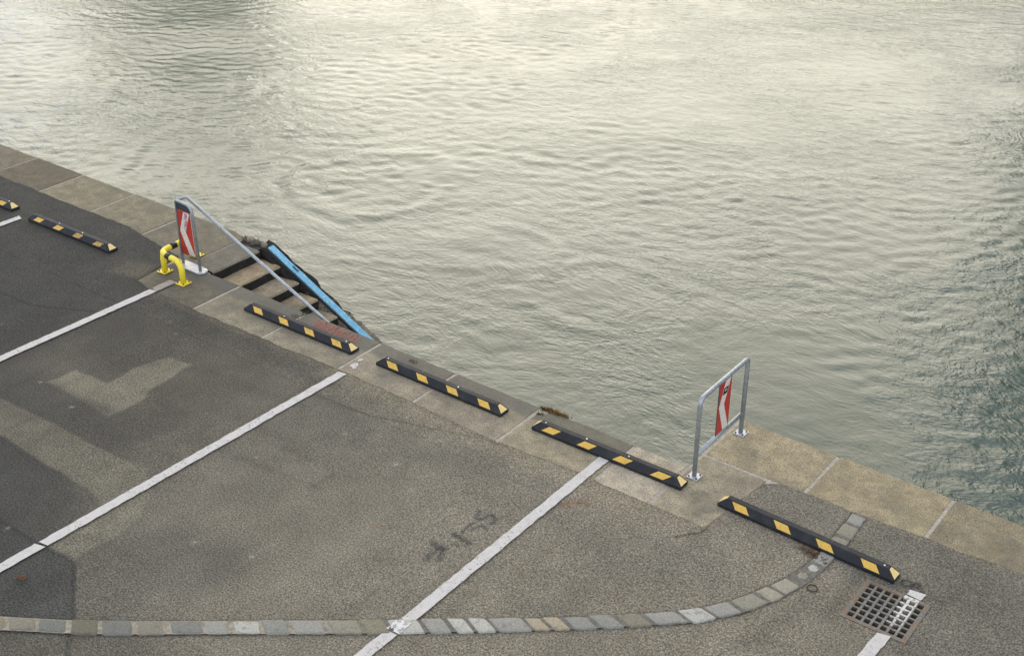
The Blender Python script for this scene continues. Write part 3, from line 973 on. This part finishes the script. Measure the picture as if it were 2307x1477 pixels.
# ------------------------------------------------------------------ strip of granite setts
strip = empty('sett_strip', (-6.0, 5.95, 0))
tag(strip, kind='structure')
def along(pl, t):
    P = [Vector(p) for p in pl]
    D = [0]
    for a, b in zip(P[:-1], P[1:]):
        D.append(D[-1] + (b - a).length)
    s = t * D[-1]
    for i in range(len(P) - 1):
        if s <= D[i + 1] + 1e-9:
            k = (s - D[i]) / (D[i + 1] - D[i])
            return P[i].lerp(P[i + 1], k)
    return P[-1]
v, f = [], []
NB = 90
for i in range(NB + 1):
    a, b = along(FAR, i / NB), along(NEAR, i / NB)
    z = 0.0115 if i < 70 else 0.0095
    v += [(a.x, a.y, z), (b.x, b.y, z)]
for i in range(NB):
    f.append((2 * i, 2 * i + 1, 2 * i + 3, 2 * i + 2))
o = mesh_obj('sett_bedding', v, f, MT['sett_bed'])
o.parent = strip
o.matrix_parent_inverse = Matrix.Translation(-Vector(strip.location))
rg = random.Random(77)
LEN = 9.55
s = 0.02
while s < LEN - 0.12:
    L = rg.choice([0.14, 0.17, 0.20, 0.22, 0.24, 0.19, 0.26]) * rg.uniform(0.92, 1.08)
    gap = rg.choice([0.016, 0.02, 0.025, 0.035, 0.055]) if s < 4.6 else rg.choice([0.014, 0.02, 0.024, 0.03])
    t0, t1 = s / LEN, min(0.999, (s + L) / LEN)
    inn = rg.uniform(-0.022, 0.012)
    pa, pb = along(FAR, t0), along(FAR, t1)
    qa, qb = along(NEAR, t0), along(NEAR, t1)
    mid = (pa + pb + qa + qb) / 4
    if s > LEN - 1.32 and s < LEN - 0.98:
        # odd small six-sided sett at the bend
        c = mid
        pl = [(c.x + 0.052 * math.cos(a + 0.3), c.y + 0.056 * math.sin(a + 0.3)) for a in np.linspace(0, 2 * math.pi, 7)[:-1]]
        s += 0.16
    else:
        def sk(p, q, k):
            d = (q - p)
            return p + d * k
        c4 = [sk(qa, pa, inn * 4), sk(qb, pb, inn * 4), sk(pb, qb, inn * 4), sk(pa, qa, inn * 4)]
        pl = []
        for i in range(4):
            a, b = c4[i], c4[(i + 1) % 4]
            d = (b - a)
            nn = Vector((-d.y, d.x)).normalized()
            for t in (0.09, 0.37, 0.63, 0.91):
                q = a + d * t + nn * rg.uniform(0, 0.008)
                pl.append((q.x, q.y))
        s += L + gap
    area = sum(pl[i][0] * pl[(i + 1) % len(pl)][1] - pl[(i + 1) % len(pl)][0] * pl[i][1] for i in range(len(pl)))
    if area < 0:
        pl = pl[::-1]
    zt_ = rg.uniform(0.016, 0.023)
    n_ = len(pl)
    cx_, cy_ = sum(p[0] for p in pl) / n_, sum(p[1] for p in pl) / n_
    v = []
    for kk, zz in ((1.0, -0.06), (1.0, zt_ - 0.010), (0.93, zt_ - 0.003), (0.74, zt_)):
        v += [(cx_ + (a - cx_) * kk, cy_ + (b - cy_) * kk, zz + (rg.uniform(-0.001, 0.001) if kk < 1 else 0)) for a, b in pl]
    v.append((cx_, cy_, zt_ + 0.002))
    f = [(r_ * n_ + i, r_ * n_ + (i + 1) % n_, (r_ + 1) * n_ + (i + 1) % n_, (r_ + 1) * n_ + i) for r_ in range(3) for i in range(n_)]
    f += [(3 * n_ + i, 3 * n_ + (i + 1) % n_, 4 * n_) for i in range(n_)]
    o = mesh_obj('sett', v, f, MT['sett_dark'] if mid.x < -6.95 else MT['sett'], None, True)
    o.parent = strip
    o.matrix_parent_inverse = Matrix.Translation(-Vector(strip.location))

# ------------------------------------------------------------------ wheel stops
SL, SW, SH = 1.83, 0.152, 0.105
def make_stop(seed, skew, worn=()):
    """one rubber wheel stop: body, four front and four rear reflectors, two end reflectors, bolts; origin at its near-left ground corner"""
    root = empty('wheel_stop')
    base, e0 = 0.034, 0.0
    y_in, x_in = 0.045, 0.085
    prof = []
    # rings: bottom outline, shoulder, top
    def ring(dx, dy, z, rc):
        x0, x1, y0, y1 = dx, SL - dx, dy, SW - dy
        out = []
        for cx_, cy_, a0 in ((x1 - rc, y0 + rc, -90), (x1 - rc, y1 - rc, 0), (x0 + rc, y1 - rc, 90), (x0 + rc, y0 + rc, 180)):
            for k in range(3):
                a = R(a0 + 45 * k)
                out.append((cx_ + rc * math.cos(a), cy_ + rc * math.sin(a), z))
        return out
    rings = [ring(0.003, 0.003, 0.0, 0.008), ring(0, 0, 0.006, 0.008), ring(0, 0, base, 0.008), ring(x_in - 0.004, y_in - 0.003, SH - 0.004, 0.006), ring(x_in + 0.003, y_in + 0.003, SH, 0.006)]
    n = len(rings[0])
    v = [p for r_ in rings for p in r_]
    f = [tuple(range(n - 1, -1, -1)), tuple(4 * n + i for i in range(n))]
    for k in range(4):
        for i in range(n):
            j = (i + 1) % n
            f.append((k * n + i, k * n + j, (k + 1) * n + j, (k + 1) * n + i))
    mesh_obj('body', v, f, MT['rubber'], root)
    # sloped long faces: y(t)=y_in*t, z(t)=base+(SH-base)*t
    L = math.hypot(y_in, SH - base)
    ny_, nz_ = -(SH - base) / L, y_in / L
    def face_pt(x, t, h, back=False):
        y = y_in * t + ny_ * h
        return (x, (SW - y) if back else y, base + (SH - base) * t + nz_ * h)
    for side in (False, True):
        for k, cx_ in enumerate((0.245, 0.695, 1.135, 1.585)):
            sg = skew
            pts = []
            for h in (-0.002, 0.0022):
                for (u, t) in ((-0.075, 0.10), (0.075, 0.10), (0.075, 0.88), (-0.075, 0.88)):
                    pts.append(face_pt(cx_ + u - sg * (t - 0.49), t, h, side))
            fc = [(4, 5, 6, 7), (0, 1, 5, 4), (1, 2, 6, 5), (2, 3, 7, 6), (3, 0, 4, 7)]
            if side:
                fc = [q[::-1] for q in fc]
            mesh_obj('reflector', pts, fc, MT['reflector_worn'] if (k in worn and not side) else MT['reflector'], root)
    # end faces: x(t)=x_in*t
    L2 = math.hypot(x_in, SH - base)
    nx2, nz2 = -(SH - base) / L2, x_in / L2
    for end in (0, 1):
        pts = []
        for h in (-0.002, 0.0022):
            for (yy, t) in ((0.020, 0.06), (SW - 0.020, 0.06), (SW - 0.056, 0.90), (0.056, 0.90)):
                x = x_in * t + nx2 * h
                pts.append((SL - x if end else x, yy, base + (SH - base) * t + nz2 * h))
        fc = [(4, 5, 6, 7), (0, 1, 5, 4), (1, 2, 6, 5), (2, 3, 7, 6), (3, 0, 4, 7)]
        if not end:
            fc = [q[::-1] for q in fc]
        mesh_obj('end_reflector', pts, fc, MT['reflector_end'], root)
    rg = random.Random(seed)
    for x in (0.14, 0.66, 1.18, 1.70):
        m = MB().tube([(x, SW / 2 + rg.uniform(-0.008, 0.008), SH - 0.004), (x, SW / 2, SH + 0.005)], 0.009, 8)
        m.build('bolt', MT['bolt'] if rg.random() < 0.6 else MT['bolt_dark'], root)
    return root
GS = 'wheel stops along the quay edge'
STOPS = [
    (-17.92, 9.135, 0.0, -0.10, (), 'black and yellow rubber wheel stop cut off by the left edge of the picture'),
    (-15.625, 9.100, 0.5, -0.10, (2, 3), 'rubber wheel stop with two worn brownish reflectors left of the yellow tube guard'),
    (-11.118, 9.115, 0.1, 0.075, (), 'black and yellow rubber wheel stop beside the river steps and red scribble'),
    (-8.900, 9.130, -0.15, 0.075, (), 'middle black and yellow wheel stop between the river steps and the crumbled coping corner'),
    (-6.665, 9.140, 0.45, -0.10, (), 'rubber wheel stop across the painted line end reaching the red and white panel rail'),
    (-4.425, 9.155, -2.0, 0.075, (), 'rubber wheel stop across the sett strip beside the drain grate'),
]
for i, (x, y, a, sk_, wn_, lab) in enumerate(STOPS):
    o = make_stop(i, sk_, wn_)
    o.location = (x, y, 0.0085 if i in (0, 1, 5) else 0.0035)
    o.rotation_euler = (0, 0, R(a))
    tag(o, lab, 'wheel stop', GS)

# ------------------------------------------------------------------ panel rail at the right end of the recess
def arrow_panel(parent, origin, uax, zlo, zhi, width, nrm, sticker, scribble):
    """red panel with a white bent arrow; uax = direction of increasing u as seen from the front"""
    o = Vector(origin); u = Vector(uax); nn = Vector(nrm)
    H_ = zhi - zlo
    def P(a, b, h):
        return o + u * (a * width) + Vector((0, 0, zlo + (1 - b) * H_)) + nn * h
    def plate(name, poly, h0, h1, mat, par):
        n = len(poly)
        v = [P(a, b, h0) for a, b in poly] + [P(a, b, h1) for a, b in poly]
        f = [tuple(range(n)), tuple(range(2 * n - 1, n - 1, -1))] + [(i, (i + 1) % n, n + (i + 1) % n, n + i) for i in range(n)]
        ob = mesh_obj(name, v, f, mat, par)
        bm = bmesh.new(); bm.from_mesh(ob.data); bmesh.ops.recalc_face_normals(bm, faces=bm.faces); bm.to_mesh(ob.data); bm.free()
        return ob
    pan = plate('sign_panel', [(0, 0), (1, 0), (1, 1), (0, 1)], -0.004, 0.0, MT['sign_red'], parent)
    plate('arrow', [(0.47, 0.012), (0.90, 0.012), (0.47, 0.47), (0.97, 0.99), (0.54, 0.99), (0.06, 0.47)], 0.0004, 0.0022, MT['sign_white'], pan)
    plate('rim', [(0.965, 0.0), (1.0, 0.0), (1.0, 0.985), (0.982, 0.985)], 0.0026, 0.0036, MT['sign_white'], pan)
    plate('rim', [(-0.03, -0.004), (0.0, -0.004), (0.0, 1.004), (-0.03, 1.004)], -0.006, 0.003, MT['sign_back'], pan)
    plate('rim', [(0.0, 1.0), (1.0, 1.0), (1.0, 1.012), (0.0, 1.012)], -0.006, 0.003, MT['sign_back'], pan)
    if sticker:
        plate('sticker', [(0.36, 0.15), (0.72, 0.15), (0.62, 0.27), (0.27, 0.27)], 0.0028, 0.0036, MT['sticker'], pan)
        plate('sticker_mark', [(0.42, 0.185), (0.60, 0.180), (0.57, 0.205), (0.40, 0.215)], 0.0040, 0.0044, MT['sign_white'], pan)
    if scribble:
        rg = random.Random(4)
        for k in range(9):
            b = 0.05 + 0.044 * k
            c = 0.56 - 0.44 * (b - 0.0)
            a0 = c + rg.uniform(-0.06, 0.05)
            plate('scribble', [(a0, b), (a0 + 0.20, b + rg.uniform(-0.02, 0.03)), (a0 + 0.22, b + 0.03), (a0 + 0.03, b + 0.025)], 0.0028, 0.0034, MT['scribble'], pan)
    return pan

def base_plate(parent, x, y, z, s, mat, boltm, t=0.012, rot=0.0):
    c, sn = math.cos(rot), math.sin(rot)
    pl = [(x + c * a - sn * b, y + sn * a + c * b) for a, b in ((-s, -s), (s, -s), (s, s), (-s, s))]
    o = MB().prism(pl, z, z + t, 0.002).build('base_plate', mat, parent)
    for a, b in ((-1, -1), (1, -1), (1, 1), (-1, 1)):
        q = s * 0.68
        px_, py_ = x + c * a * q - sn * b * q, y + sn * a * q + c * b * q
        MB().tube([(px_, py_, z + t - 0.002), (px_, py_, z + t + 0.012)], 0.010, 6).build('bolt', boltm, o)
    return o

rail = empty('panel_rail', (-4.85, 9.94, 0))
tag(rail, 'galvanised tube rail with red and white arrow panel closing the recess end', 'railing')
lz = 0.0045
yA, yB, hT = 0.0, 0.0, 0.925
path = fillet([(0, -0.49, lz + 0.01), (0, -0.49, hT), (0, 0.49, hT), (0, 0.49, lz + 0.01)], [0.085, 0.05], 8)
MB().tube(path, 0.0245, 16).build('frame_tube', MT['galv'], rail, True)
MB().tube([(0.0, -0.47, 0.265), (0.0, 0.47, 0.265)], 0.0225, 14).build('mid_rail', MT['galv'], rail, True)
base_plate(rail, 0.005, -0.49, lz, 0.062, MT['galv_plate'], MT['bolt_dark'])
base_plate(rail, 0.005, 0.49, lz, 0.062, MT['galv_plate'], MT['bolt_dark'])
arrow_panel(rail, (0.006, -0.105, 0), (0, 1, 0), 0.285, 0.905, 0.255, (1, 0, 0), True, False)

# ------------------------------------------------------------------ stair handrail with its arrow guard
hr = empty('stair_handrail', (-12.55, 9.51, 0))
tag(hr, 'galvanised handrail with red and white arrow panel leading down the river steps', 'handrail')
path = fillet([(-0.20, 0.02, 0.015), (-0.17, 0.01, 0.945), (0.145, 0.0, 0.935), (0.165, 0.0, 0.018)], [0.03, 0.11], 8)
MB().tube(path, 0.021, 14).build('guard_frame', MT['galv'], hr, True)
path = fillet([(-0.16, 0.012, 0.945), (-0.12, 0.15, 0.958), (2.72, 0.15, -0.262), (3.6, 0.15, -0.64)], [0.035, 0.05], 6)
MB().tube(path, 0.0215, 14).build('rail_tube', MT['galv'], hr, True)
for x in (1.2, 2.3):
    zz = 0.958 - (x + 0.12) * (1.220 / 2.84)
    if zz < 0.3:
        MB().tube([(x, 0.15, zz), (x, 0.15, zz - 0.10), (x, 0.045, zz - 0.12)], 0.009, 8).build('wall_bracket', MT['galv'], hr, True)
# oval foot plate
pl = []
for k in range(9):
    a = R(-90 + 180 * k / 8)
    pl.append((0.175 + 0.085 * math.cos(a), 0.005 + 0.085 * math.sin(a)))
for k in range(9):
    a = R(90 + 180 * k / 8)
    pl.append((-0.205 + 0.085 * math.cos(a), 0.015 + 0.085 * math.sin(a)))
fp = MB().prism(pl, 0.0045, 0.022, 0.003).build('foot_plate', MT['galv_plate'], hr)
for x, y in ((-0.25, 0.05), (-0.1, -0.035), (0.22, 0.045), (0.21, -0.045), (0.08, 0.05)):
    MB().tube([(x, y, 0.020), (x, y, 0.034)], 0.011, 6).build('bolt', MT['bolt'], fp)
# dark plate filling the frame's top
v = []
for y in (-0.012, -0.004):
    v += [(-0.155, y, 0.835), (0.130, y, 0.835), (0.130, y, 0.86), (0.10, y, 0.905), (0.05, y, 0.925), (-0.155, y, 0.935)]
f = [tuple(range(6)), tuple(range(11, 5, -1))] + [(i, 6 + i, 6 + (i + 1) % 6, (i + 1) % 6) for i in range(6)]
mesh_obj('top_plate', v, f, MT['dark_plate'], hr)
arrow_panel(hr, (-0.140, -0.014, 0), (1, 0, 0), 0.205, 0.832, 0.272, (0, -1, 0), False, True)

# ------------------------------------------------------------------ yellow corner guard
yg = empty('corner_guard', (-12.78, 9.20, 0))
tag(yg, 'yellow bent tube corner guard with black bands on three bolted feet', 'guard')
zA = 0.30
main = fillet([(0.475, -0.045, 0.02), (0.475, -0.045, zA), (0.0, 0.0, zA), (-0.02, 0.60, zA), (-0.02, 0.60, 0.02)], [0.20, 0.14, 0.20], 10)
MB().tube(main, 0.040, 18).build('tube', MT['yellow'], yg, True)
MB().tube([(0.018, 0.03, 0.02), (0.018, 0.03, 0.20), (0.022, 0.035, zA - 0.005)], [0.040, 0.040, 0.034], 18).build('corner_leg', MT['yellow'], yg, True)
def band(i0, i1):
    pts = main[i0:i1 + 1]
    MB().tube(pts, 0.0412, 18).build('black_band', MT['black'], yg, True)
def seg_between(p, q):
    MB().tube([p, q], 0.0415, 18).build('black_band', MT['black'], yg, True)
# bands sit on the straight runs next to the corner bend
def run_pt(a, b, t):
    return Vector(a).lerp(Vector(b), t)
seg_between(run_pt((0.475, -0.045, zA), (0, 0, zA), 0.46), run_pt((0.475, -0.045, zA), (0, 0, zA), 0.66))
seg_between(run_pt((0, 0, zA), (-0.02, 0.60, zA), 0.30), run_pt((0, 0, zA), (-0.02, 0.60, zA), 0.46))
for x, y in ((0.475, -0.045), (0.018, 0.03), (-0.02, 0.60)):
    base_plate(yg, x, y, 0.012 if x < 0.3 else 0.0045, 0.075, MT['yellow'], MT['rusty'], 0.012, R(4))

# ------------------------------------------------------------------ drain grate
gr = empty('drain_grate', (GX, GY, 0))
tag(gr, 'square rusty cast iron drain grate with white paint across its bars', 'drain')
m = MB()
fo, fi = GH + 0.012, GH - 0.022
m.box(-fo, fo, -fo, -fi, -0.10, 0.0105); m.box(-fo, fo, fi, fo, -0.10, 0.0105)
m.box(-fo, -fi, -fi, fi, -0.10, 0.0105); m.box(fi, fo, -fi, fi, -0.10, 0.0105)
m.build('frame', MT['iron'], gr)
NH = 7
pitch = 2 * fi / NH
for k in range(NH + 1):
    c = -fi + k * pitch
    w = 0.0115
    MB().box(max(c - w, -fi), min(c + w, fi), -fi, fi, -0.045, 0.0085).build('bar', MT['iron'], gr)
for k in range(NH + 1):
    c = -fi + k * pitch
    w = 0.0095
    MB().box(-fi, fi, max(c - w, -fi), min(c + w, fi), -0.045, 0.0078).build('cross_bar', MT['iron'], gr)
m = MB()
q = fi + 0.02
m.add([(-q, -q, -0.09), (q, -q, -0.09), (q, q, -0.09), (-q, q, -0.09), (-q, -q, -0.6), (q, -q, -0.6), (q, q, -0.6), (-q, q, -0.6)],
      [(4, 5, 6, 7), (0, 1, 5, 4), (1, 2, 6, 5), (2, 3, 7, 6), (3, 0, 4, 7)])
m.build('pit', MT['pit'], gr)

# small iron ring set in the asphalt
ring = [(-3.15 + 0.046 * math.cos(a), 8.60 + 0.046 * math.sin(a), 0.016) for a in np.linspace(0, 2 * math.pi, 21)]
o = MB().tube(ring, 0.0055, 6).build('iron_ring', MT['rusty'])
tag(o, 'small rusty iron ring lying flush in the asphalt by the smallest sett', 'ring')

# ------------------------------------------------------------------ litter: leaves, moss
def leaf_shape(mbk, x, y, z, s, a, curl, rg):
    pts = [(-1, 0), (-0.45, 0.42), (0.1, 0.5), (0.65, 0.28), (1, 0), (0.6, -0.3), (0.05, -0.46), (-0.5, -0.38)]
    v = [(x, y, z + curl * 0.2)]
    for i, (u, w) in enumerate(pts):
        X_, Y_ = u * s * math.cos(a) - w * s * math.sin(a), u * s * math.sin(a) + w * s * math.cos(a)
        v.append((x + X_, y + Y_, z + curl * (abs(w) * 1.1 + rg.uniform(0, 0.4))))
    mbk.add(v, [(0, i, i % 8 + 1) for i in range(1, 9)])
rg = random.Random(8)
m = MB()
leaf_shape(m, 0, 0, 0.018, 0.055, 0.6, 0.030, rg)
leaf_shape(m, 0.035, 0.03, 0.016, 0.04, 2.0, 0.025, rg)
o = m.build('dead_leaf', MT['leaf_dry'])
o.location = (-8.905, 4.405, 0)
tag(o, 'curled brown dead leaf on the dark asphalt at the lower left', 'leaf')
m = MB()
for k in range(46):
    t = rg.random()
    leaf_shape(m, -3.46 + 0.24 * t + rg.uniform(-0.03, 0.05), 9.095 - 0.07 * t + rg.uniform(-0.075, 0.02), 0.014 + rg.random() * 0.008, rg.uniform(0.008, 0.024), rg.uniform(0, 6.3), 0.010, rg)
o = m.build('leaf_litter', MT['leaf_dry'])
tag(o, 'brown leaf crumbs gathered at the foot of a wheel stop', 'leaves', None, 'stuff')
def tuft(name, spots, mat, n, h, seed, label):
    rg = random.Random(seed)
    m = MB()
    for (x, y, sx_, sy_) in spots:
        for k in range(n):
            a, b = x + rg.gauss(0, sx_), y + rg.gauss(0, sy_)
            hh = h * rg.uniform(0.4, 1.2)
            an = rg.uniform(0, 6.3)
            w = rg.uniform(0.004, 0.009)
            lx_, ly_ = rg.gauss(0, hh * 0.6), rg.gauss(0, hh * 0.6)
            m.add([(a - w * math.cos(an), b - w * math.sin(an), -0.02), (a + w * math.cos(an), b + w * math.sin(an), -0.02), (a + lx_, b + ly_, hh)], [(0, 1, 2)])
    o = m.build(name, mat)
    tag(o, label, 'moss', None, 'stuff')
tuft('dry_moss', [(-6.66, 9.56, 0.05, 0.018), (-6.56, 9.565, 0.045, 0.014), (-6.74, 9.565, 0.03, 0.014)], MT['moss_dry'], 150, 0.035, 1, 'orange brown dry moss on the crumbled coping edge')
tuft('green_moss', [(-6.80, 9.55, 0.02, 0.015), (-6.77, 9.44, 0.02, 0.02)], MT['moss'], 70, 0.022, 2, 'dark green moss in the crumbled coping corner')
tuft('wall_moss', [(-10.50, 9.40, 0.04, 0.035), (-10.46, 9.53, 0.03, 0.03)], MT['moss'], 70, 0.020, 3, 'olive moss in the coping joint behind the wheel stop by the steps')
tuft('corner_moss', [(-12.55, 10.62, 0.05, 0.02), (-12.70, 10.60, 0.05, 0.02)], MT['moss_dry'], 60, 0.03, 4, 'brown moss on the broken quay corner above the blue board')

# ------------------------------------------------------------------ river
def build_water():
    N = 640
    x0, x1, y0, y1 = -42.0, 4.0, 8.8, 44.0
    nx, ny = 720, 552
    dx = 0.064
    xs = x0 + np.arange(nx) * dx
    ys = y0 + np.arange(ny) * dx
    kx = np.fft.fftfreq(nx, dx)[:, None]
    ky = np.fft.fftfreq(ny, dx)[None, :]
    k = np.hypot(kx, ky) + 1e-9
    th = np.arctan2(ky, kx)
    def field(l0, l1, head, spread, slope, seed):
        g = np.random.default_rng(seed)
        ph = g.normal(size=(nx, ny)) + 1j * g.normal(size=(nx, ny))
        k0, k1 = 1 / l1, 1 / l0
        amp = np.exp(-((np.log(k) - 0.5 * (math.log(k0) + math.log(k1))) / (0.5 * (math.log(k1) - math.log(k0)))) ** 2) / k ** 2.0
        ang = np.abs(np.cos(th - head)) ** spread
        h = np.fft.ifft2(ph * amp * ang).real
        sx_ = np.gradient(h, dx, axis=0); sy_ = np.gradient(h, dx, axis=1)
        return h * slope / math.sqrt((sx_ ** 2 + sy_ ** 2).mean())
    X, Y = np.meshgrid(xs, ys, indexing='ij')
    calm = 0.45 + 0.85 * sstep(vnoise(X, Y, 0.16, 71, 3), 0.32, 0.64)
    h = field(0.20, 0.55, R(118), 1.3, 0.040, 1) * calm + field(0.7, 2.4, R(150), 1.2, 0.009, 2) * (1.4 - 0.6 * calm) + field(2.5, 7.0, R(110), 1.0, 0.010, 3)
    # boils and eddies of the current: low rings with radiating crests
    g = np.random.default_rng(5)
    for (cx_, cy_, r_, a_) in [(-14.2, 15.0, 1.5, 0.010), (-11.3, 14.3, 1.0, 0.009), (-17.5, 17.8, 1.9, 0.010), (-8.6, 13.8, 1.2, 0.009), (-21.0, 16.4, 1.5, 0.009), (-13.0, 19.5, 2.0, 0.009)]:
        wob = (vnoise(X, Y, 0.7, int(100 + cx_ * -3), 3) - 0.5) * 1.1
        d = np.hypot(X - cx_, (Y - cy_) * 1.1) + wob
        arc = sstep(vnoise(X, Y, 0.55, int(300 - cx_), 2), 0.45, 0.62)
        h += arc * a_ * np.cos(np.clip(d - r_, -2, 2) * 8.5) * np.exp(-((d - r_) / 0.55) ** 2) + a_ * 1.2 * np.exp(-(d / r_) ** 2)
    # fade the relief out at the rim so that the coarse sheet joins on
    fade = np.minimum(np.minimum(sstep(X, x0, x0 + 3), 1 - sstep(X, xs[-1] - 1.5, xs[-1])), 1 - sstep(Y, ys[-1] - 3, ys[-1]))
    Z = WATER_Z + h * fade
    xa = np.concatenate([[-400, -200, -100, -60], xs, [30, 80, 200, 400]])
    ya = np.concatenate([ys, [60.0]])
    Zf = np.full((len(xa), len(ya)), WATER_Z)
    Zf[4:4 + nx, :ny] = Z
    XX, YY = np.meshgrid(xa, ya, indexing='ij')
    o = grid_mesh('river_water', np.stack([XX, YY, Zf], -1).reshape(-1, 3), grid_faces(len(xa), len(ya)), MT['water'], True)
    tag(o, kind='structure')
build_water()

# ------------------------------------------------------------------ opposite bank, seen mirrored in the river
v = [(-400, 52, -2.5), (400, 52, -2.5), (-400, 52.6, 1.6), (400, 52.6, 1.6), (-400, 58, 1.7), (400, 58, 1.7), (-400, 64, 5.0), (400, 64, 5.0), (-400, 900, 5.5), (400, 900, 5.5)]
o = mesh_obj('far_bank', v, [(0, 1, 3, 2), (2, 3, 5, 4), (4, 5, 7, 6), (6, 7, 9, 8)], MT['grass_bank'])
tag(o, kind='structure')

def tree(x, y, z0, H, rad, mat, seed, label, n=2600, low=0.25):
    rg = random.Random(seed)
    root = empty('riverside_tree', (x, y, z0))
    tag(root, label, 'tree', 'trees on the opposite bank')
    m = MB()
    m.tube([(0, 0, -0.3), (0.1, 0.05, H * 0.25), (-0.1, 0.1, H * 0.55), (0.05, 0, H * 0.85)], [H * 0.028, H * 0.02, H * 0.013, 0.04], 8)
    for k in range(9):
        a = rg.uniform(0, 6.3)
        h0 = H * rg.uniform(0.25, 0.6)
        L = rad * rg.uniform(0.5, 0.85)
        m.tube([(0, 0, h0), (L * 0.5 * math.cos(a), L * 0.5 * math.sin(a), h0 + L * 0.35), (L * math.cos(a), L * math.sin(a), h0 + L * 0.8)], [H * 0.009, H * 0.006, 0.03], 6)
    m.build('trunk', MT['bark'], root)
    clumps = []
    for k in range(46):
        a, u = rg.uniform(0, 6.3), rg.uniform(0, 1) ** 0.5
        zz = rg.uniform(low, 1.0)
        prof = math.sin(math.pi * min(1, max(0.06, (zz - low) / (1 - low) * 0.86 + 0.12))) ** 0.6
        clumps.append((rad * u * prof * math.cos(a), rad * u * prof * math.sin(a), H * zz, rad * rg.uniform(0.16, 0.30)))
    m = MB()
    for k in range(n):
        cx_, cy_, cz_, cr = rg.choice(clumps)
        d = Vector((rg.gauss(0, 1), rg.gauss(0, 1), rg.gauss(0, 0.8))).normalized() * cr * rg.uniform(0.5, 1.0)
        s = rg.uniform(0.45, 1.0)
        ax = Vector((rg.gauss(0, 1), rg.gauss(0, 1), rg.gauss(0, 1))).normalized()
        bx_ = ax.orthogonal().normalized()
        p = Vector((cx_, cy_, cz_)) + d
        m.add([p - ax * s, p + bx_ * s * 0.55, p + ax * s, p - bx_ * s * 0.55], [(0, 1, 2, 3)])
    # dense inner foliage
    nu, nv = 18, 10
    vv, ff = [], []
    for i in range(nv + 1):
        t = i / nv
        zz = H * (low + 0.06 + (0.90 - low) * t)
        pr = rad * 0.72 * math.sin(math.pi * (0.10 + 0.84 * t)) ** 0.6
        for j in range(nu):
            a = 2 * math.pi * j / nu
            q = pr * rg.uniform(0.82, 1.16)
            vv.append((q * math.cos(a), q * math.sin(a), zz + rg.uniform(-0.3, 0.3)))
    for i in range(nv):
        for j in range(nu):
            ff.append((i * nu + j, i * nu + (j + 1) % nu, (i + 1) * nu + (j + 1) % nu, (i + 1) * nu + j))
    m.add(vv, ff)
    m.build('crown', mat, root)
tree(-67, 55, 1.7, 13.8, 6.0, MT['tree_leaf'], 1, 'round green tree standing alone on the far bank to the left', 4200)
tree(-78, 57, 2.0, 8.5, 5.0, MT['tree_leaf'], 2, 'lower green tree left of the lone round one on the far bank', 3000)
for k, (x, y, H_, r_) in enumerate([(-8.5, 59, 24, 5.5), (0.5, 57, 31, 7.5), (12, 58, 33, 8.5), (25, 57, 32, 8.5), (37, 59, 31, 8.5), (49, 57, 30, 8.5)]):  # unseen tall trees, added to darken the river's reflection at the right
    tree(x, y, 2.5, H_, r_, MT['tree_leaf_b' if k % 2 else 'tree_leaf'], 10 + k, ['smallest of the tall trees', 'second of the tall trees', 'third of the tall trees', 'fourth of the tall trees', 'fifth of the tall trees', 'outermost of the tall trees'][k] + ' in the unseen row added on the far bank to darken the right water', 15000, 0.06)
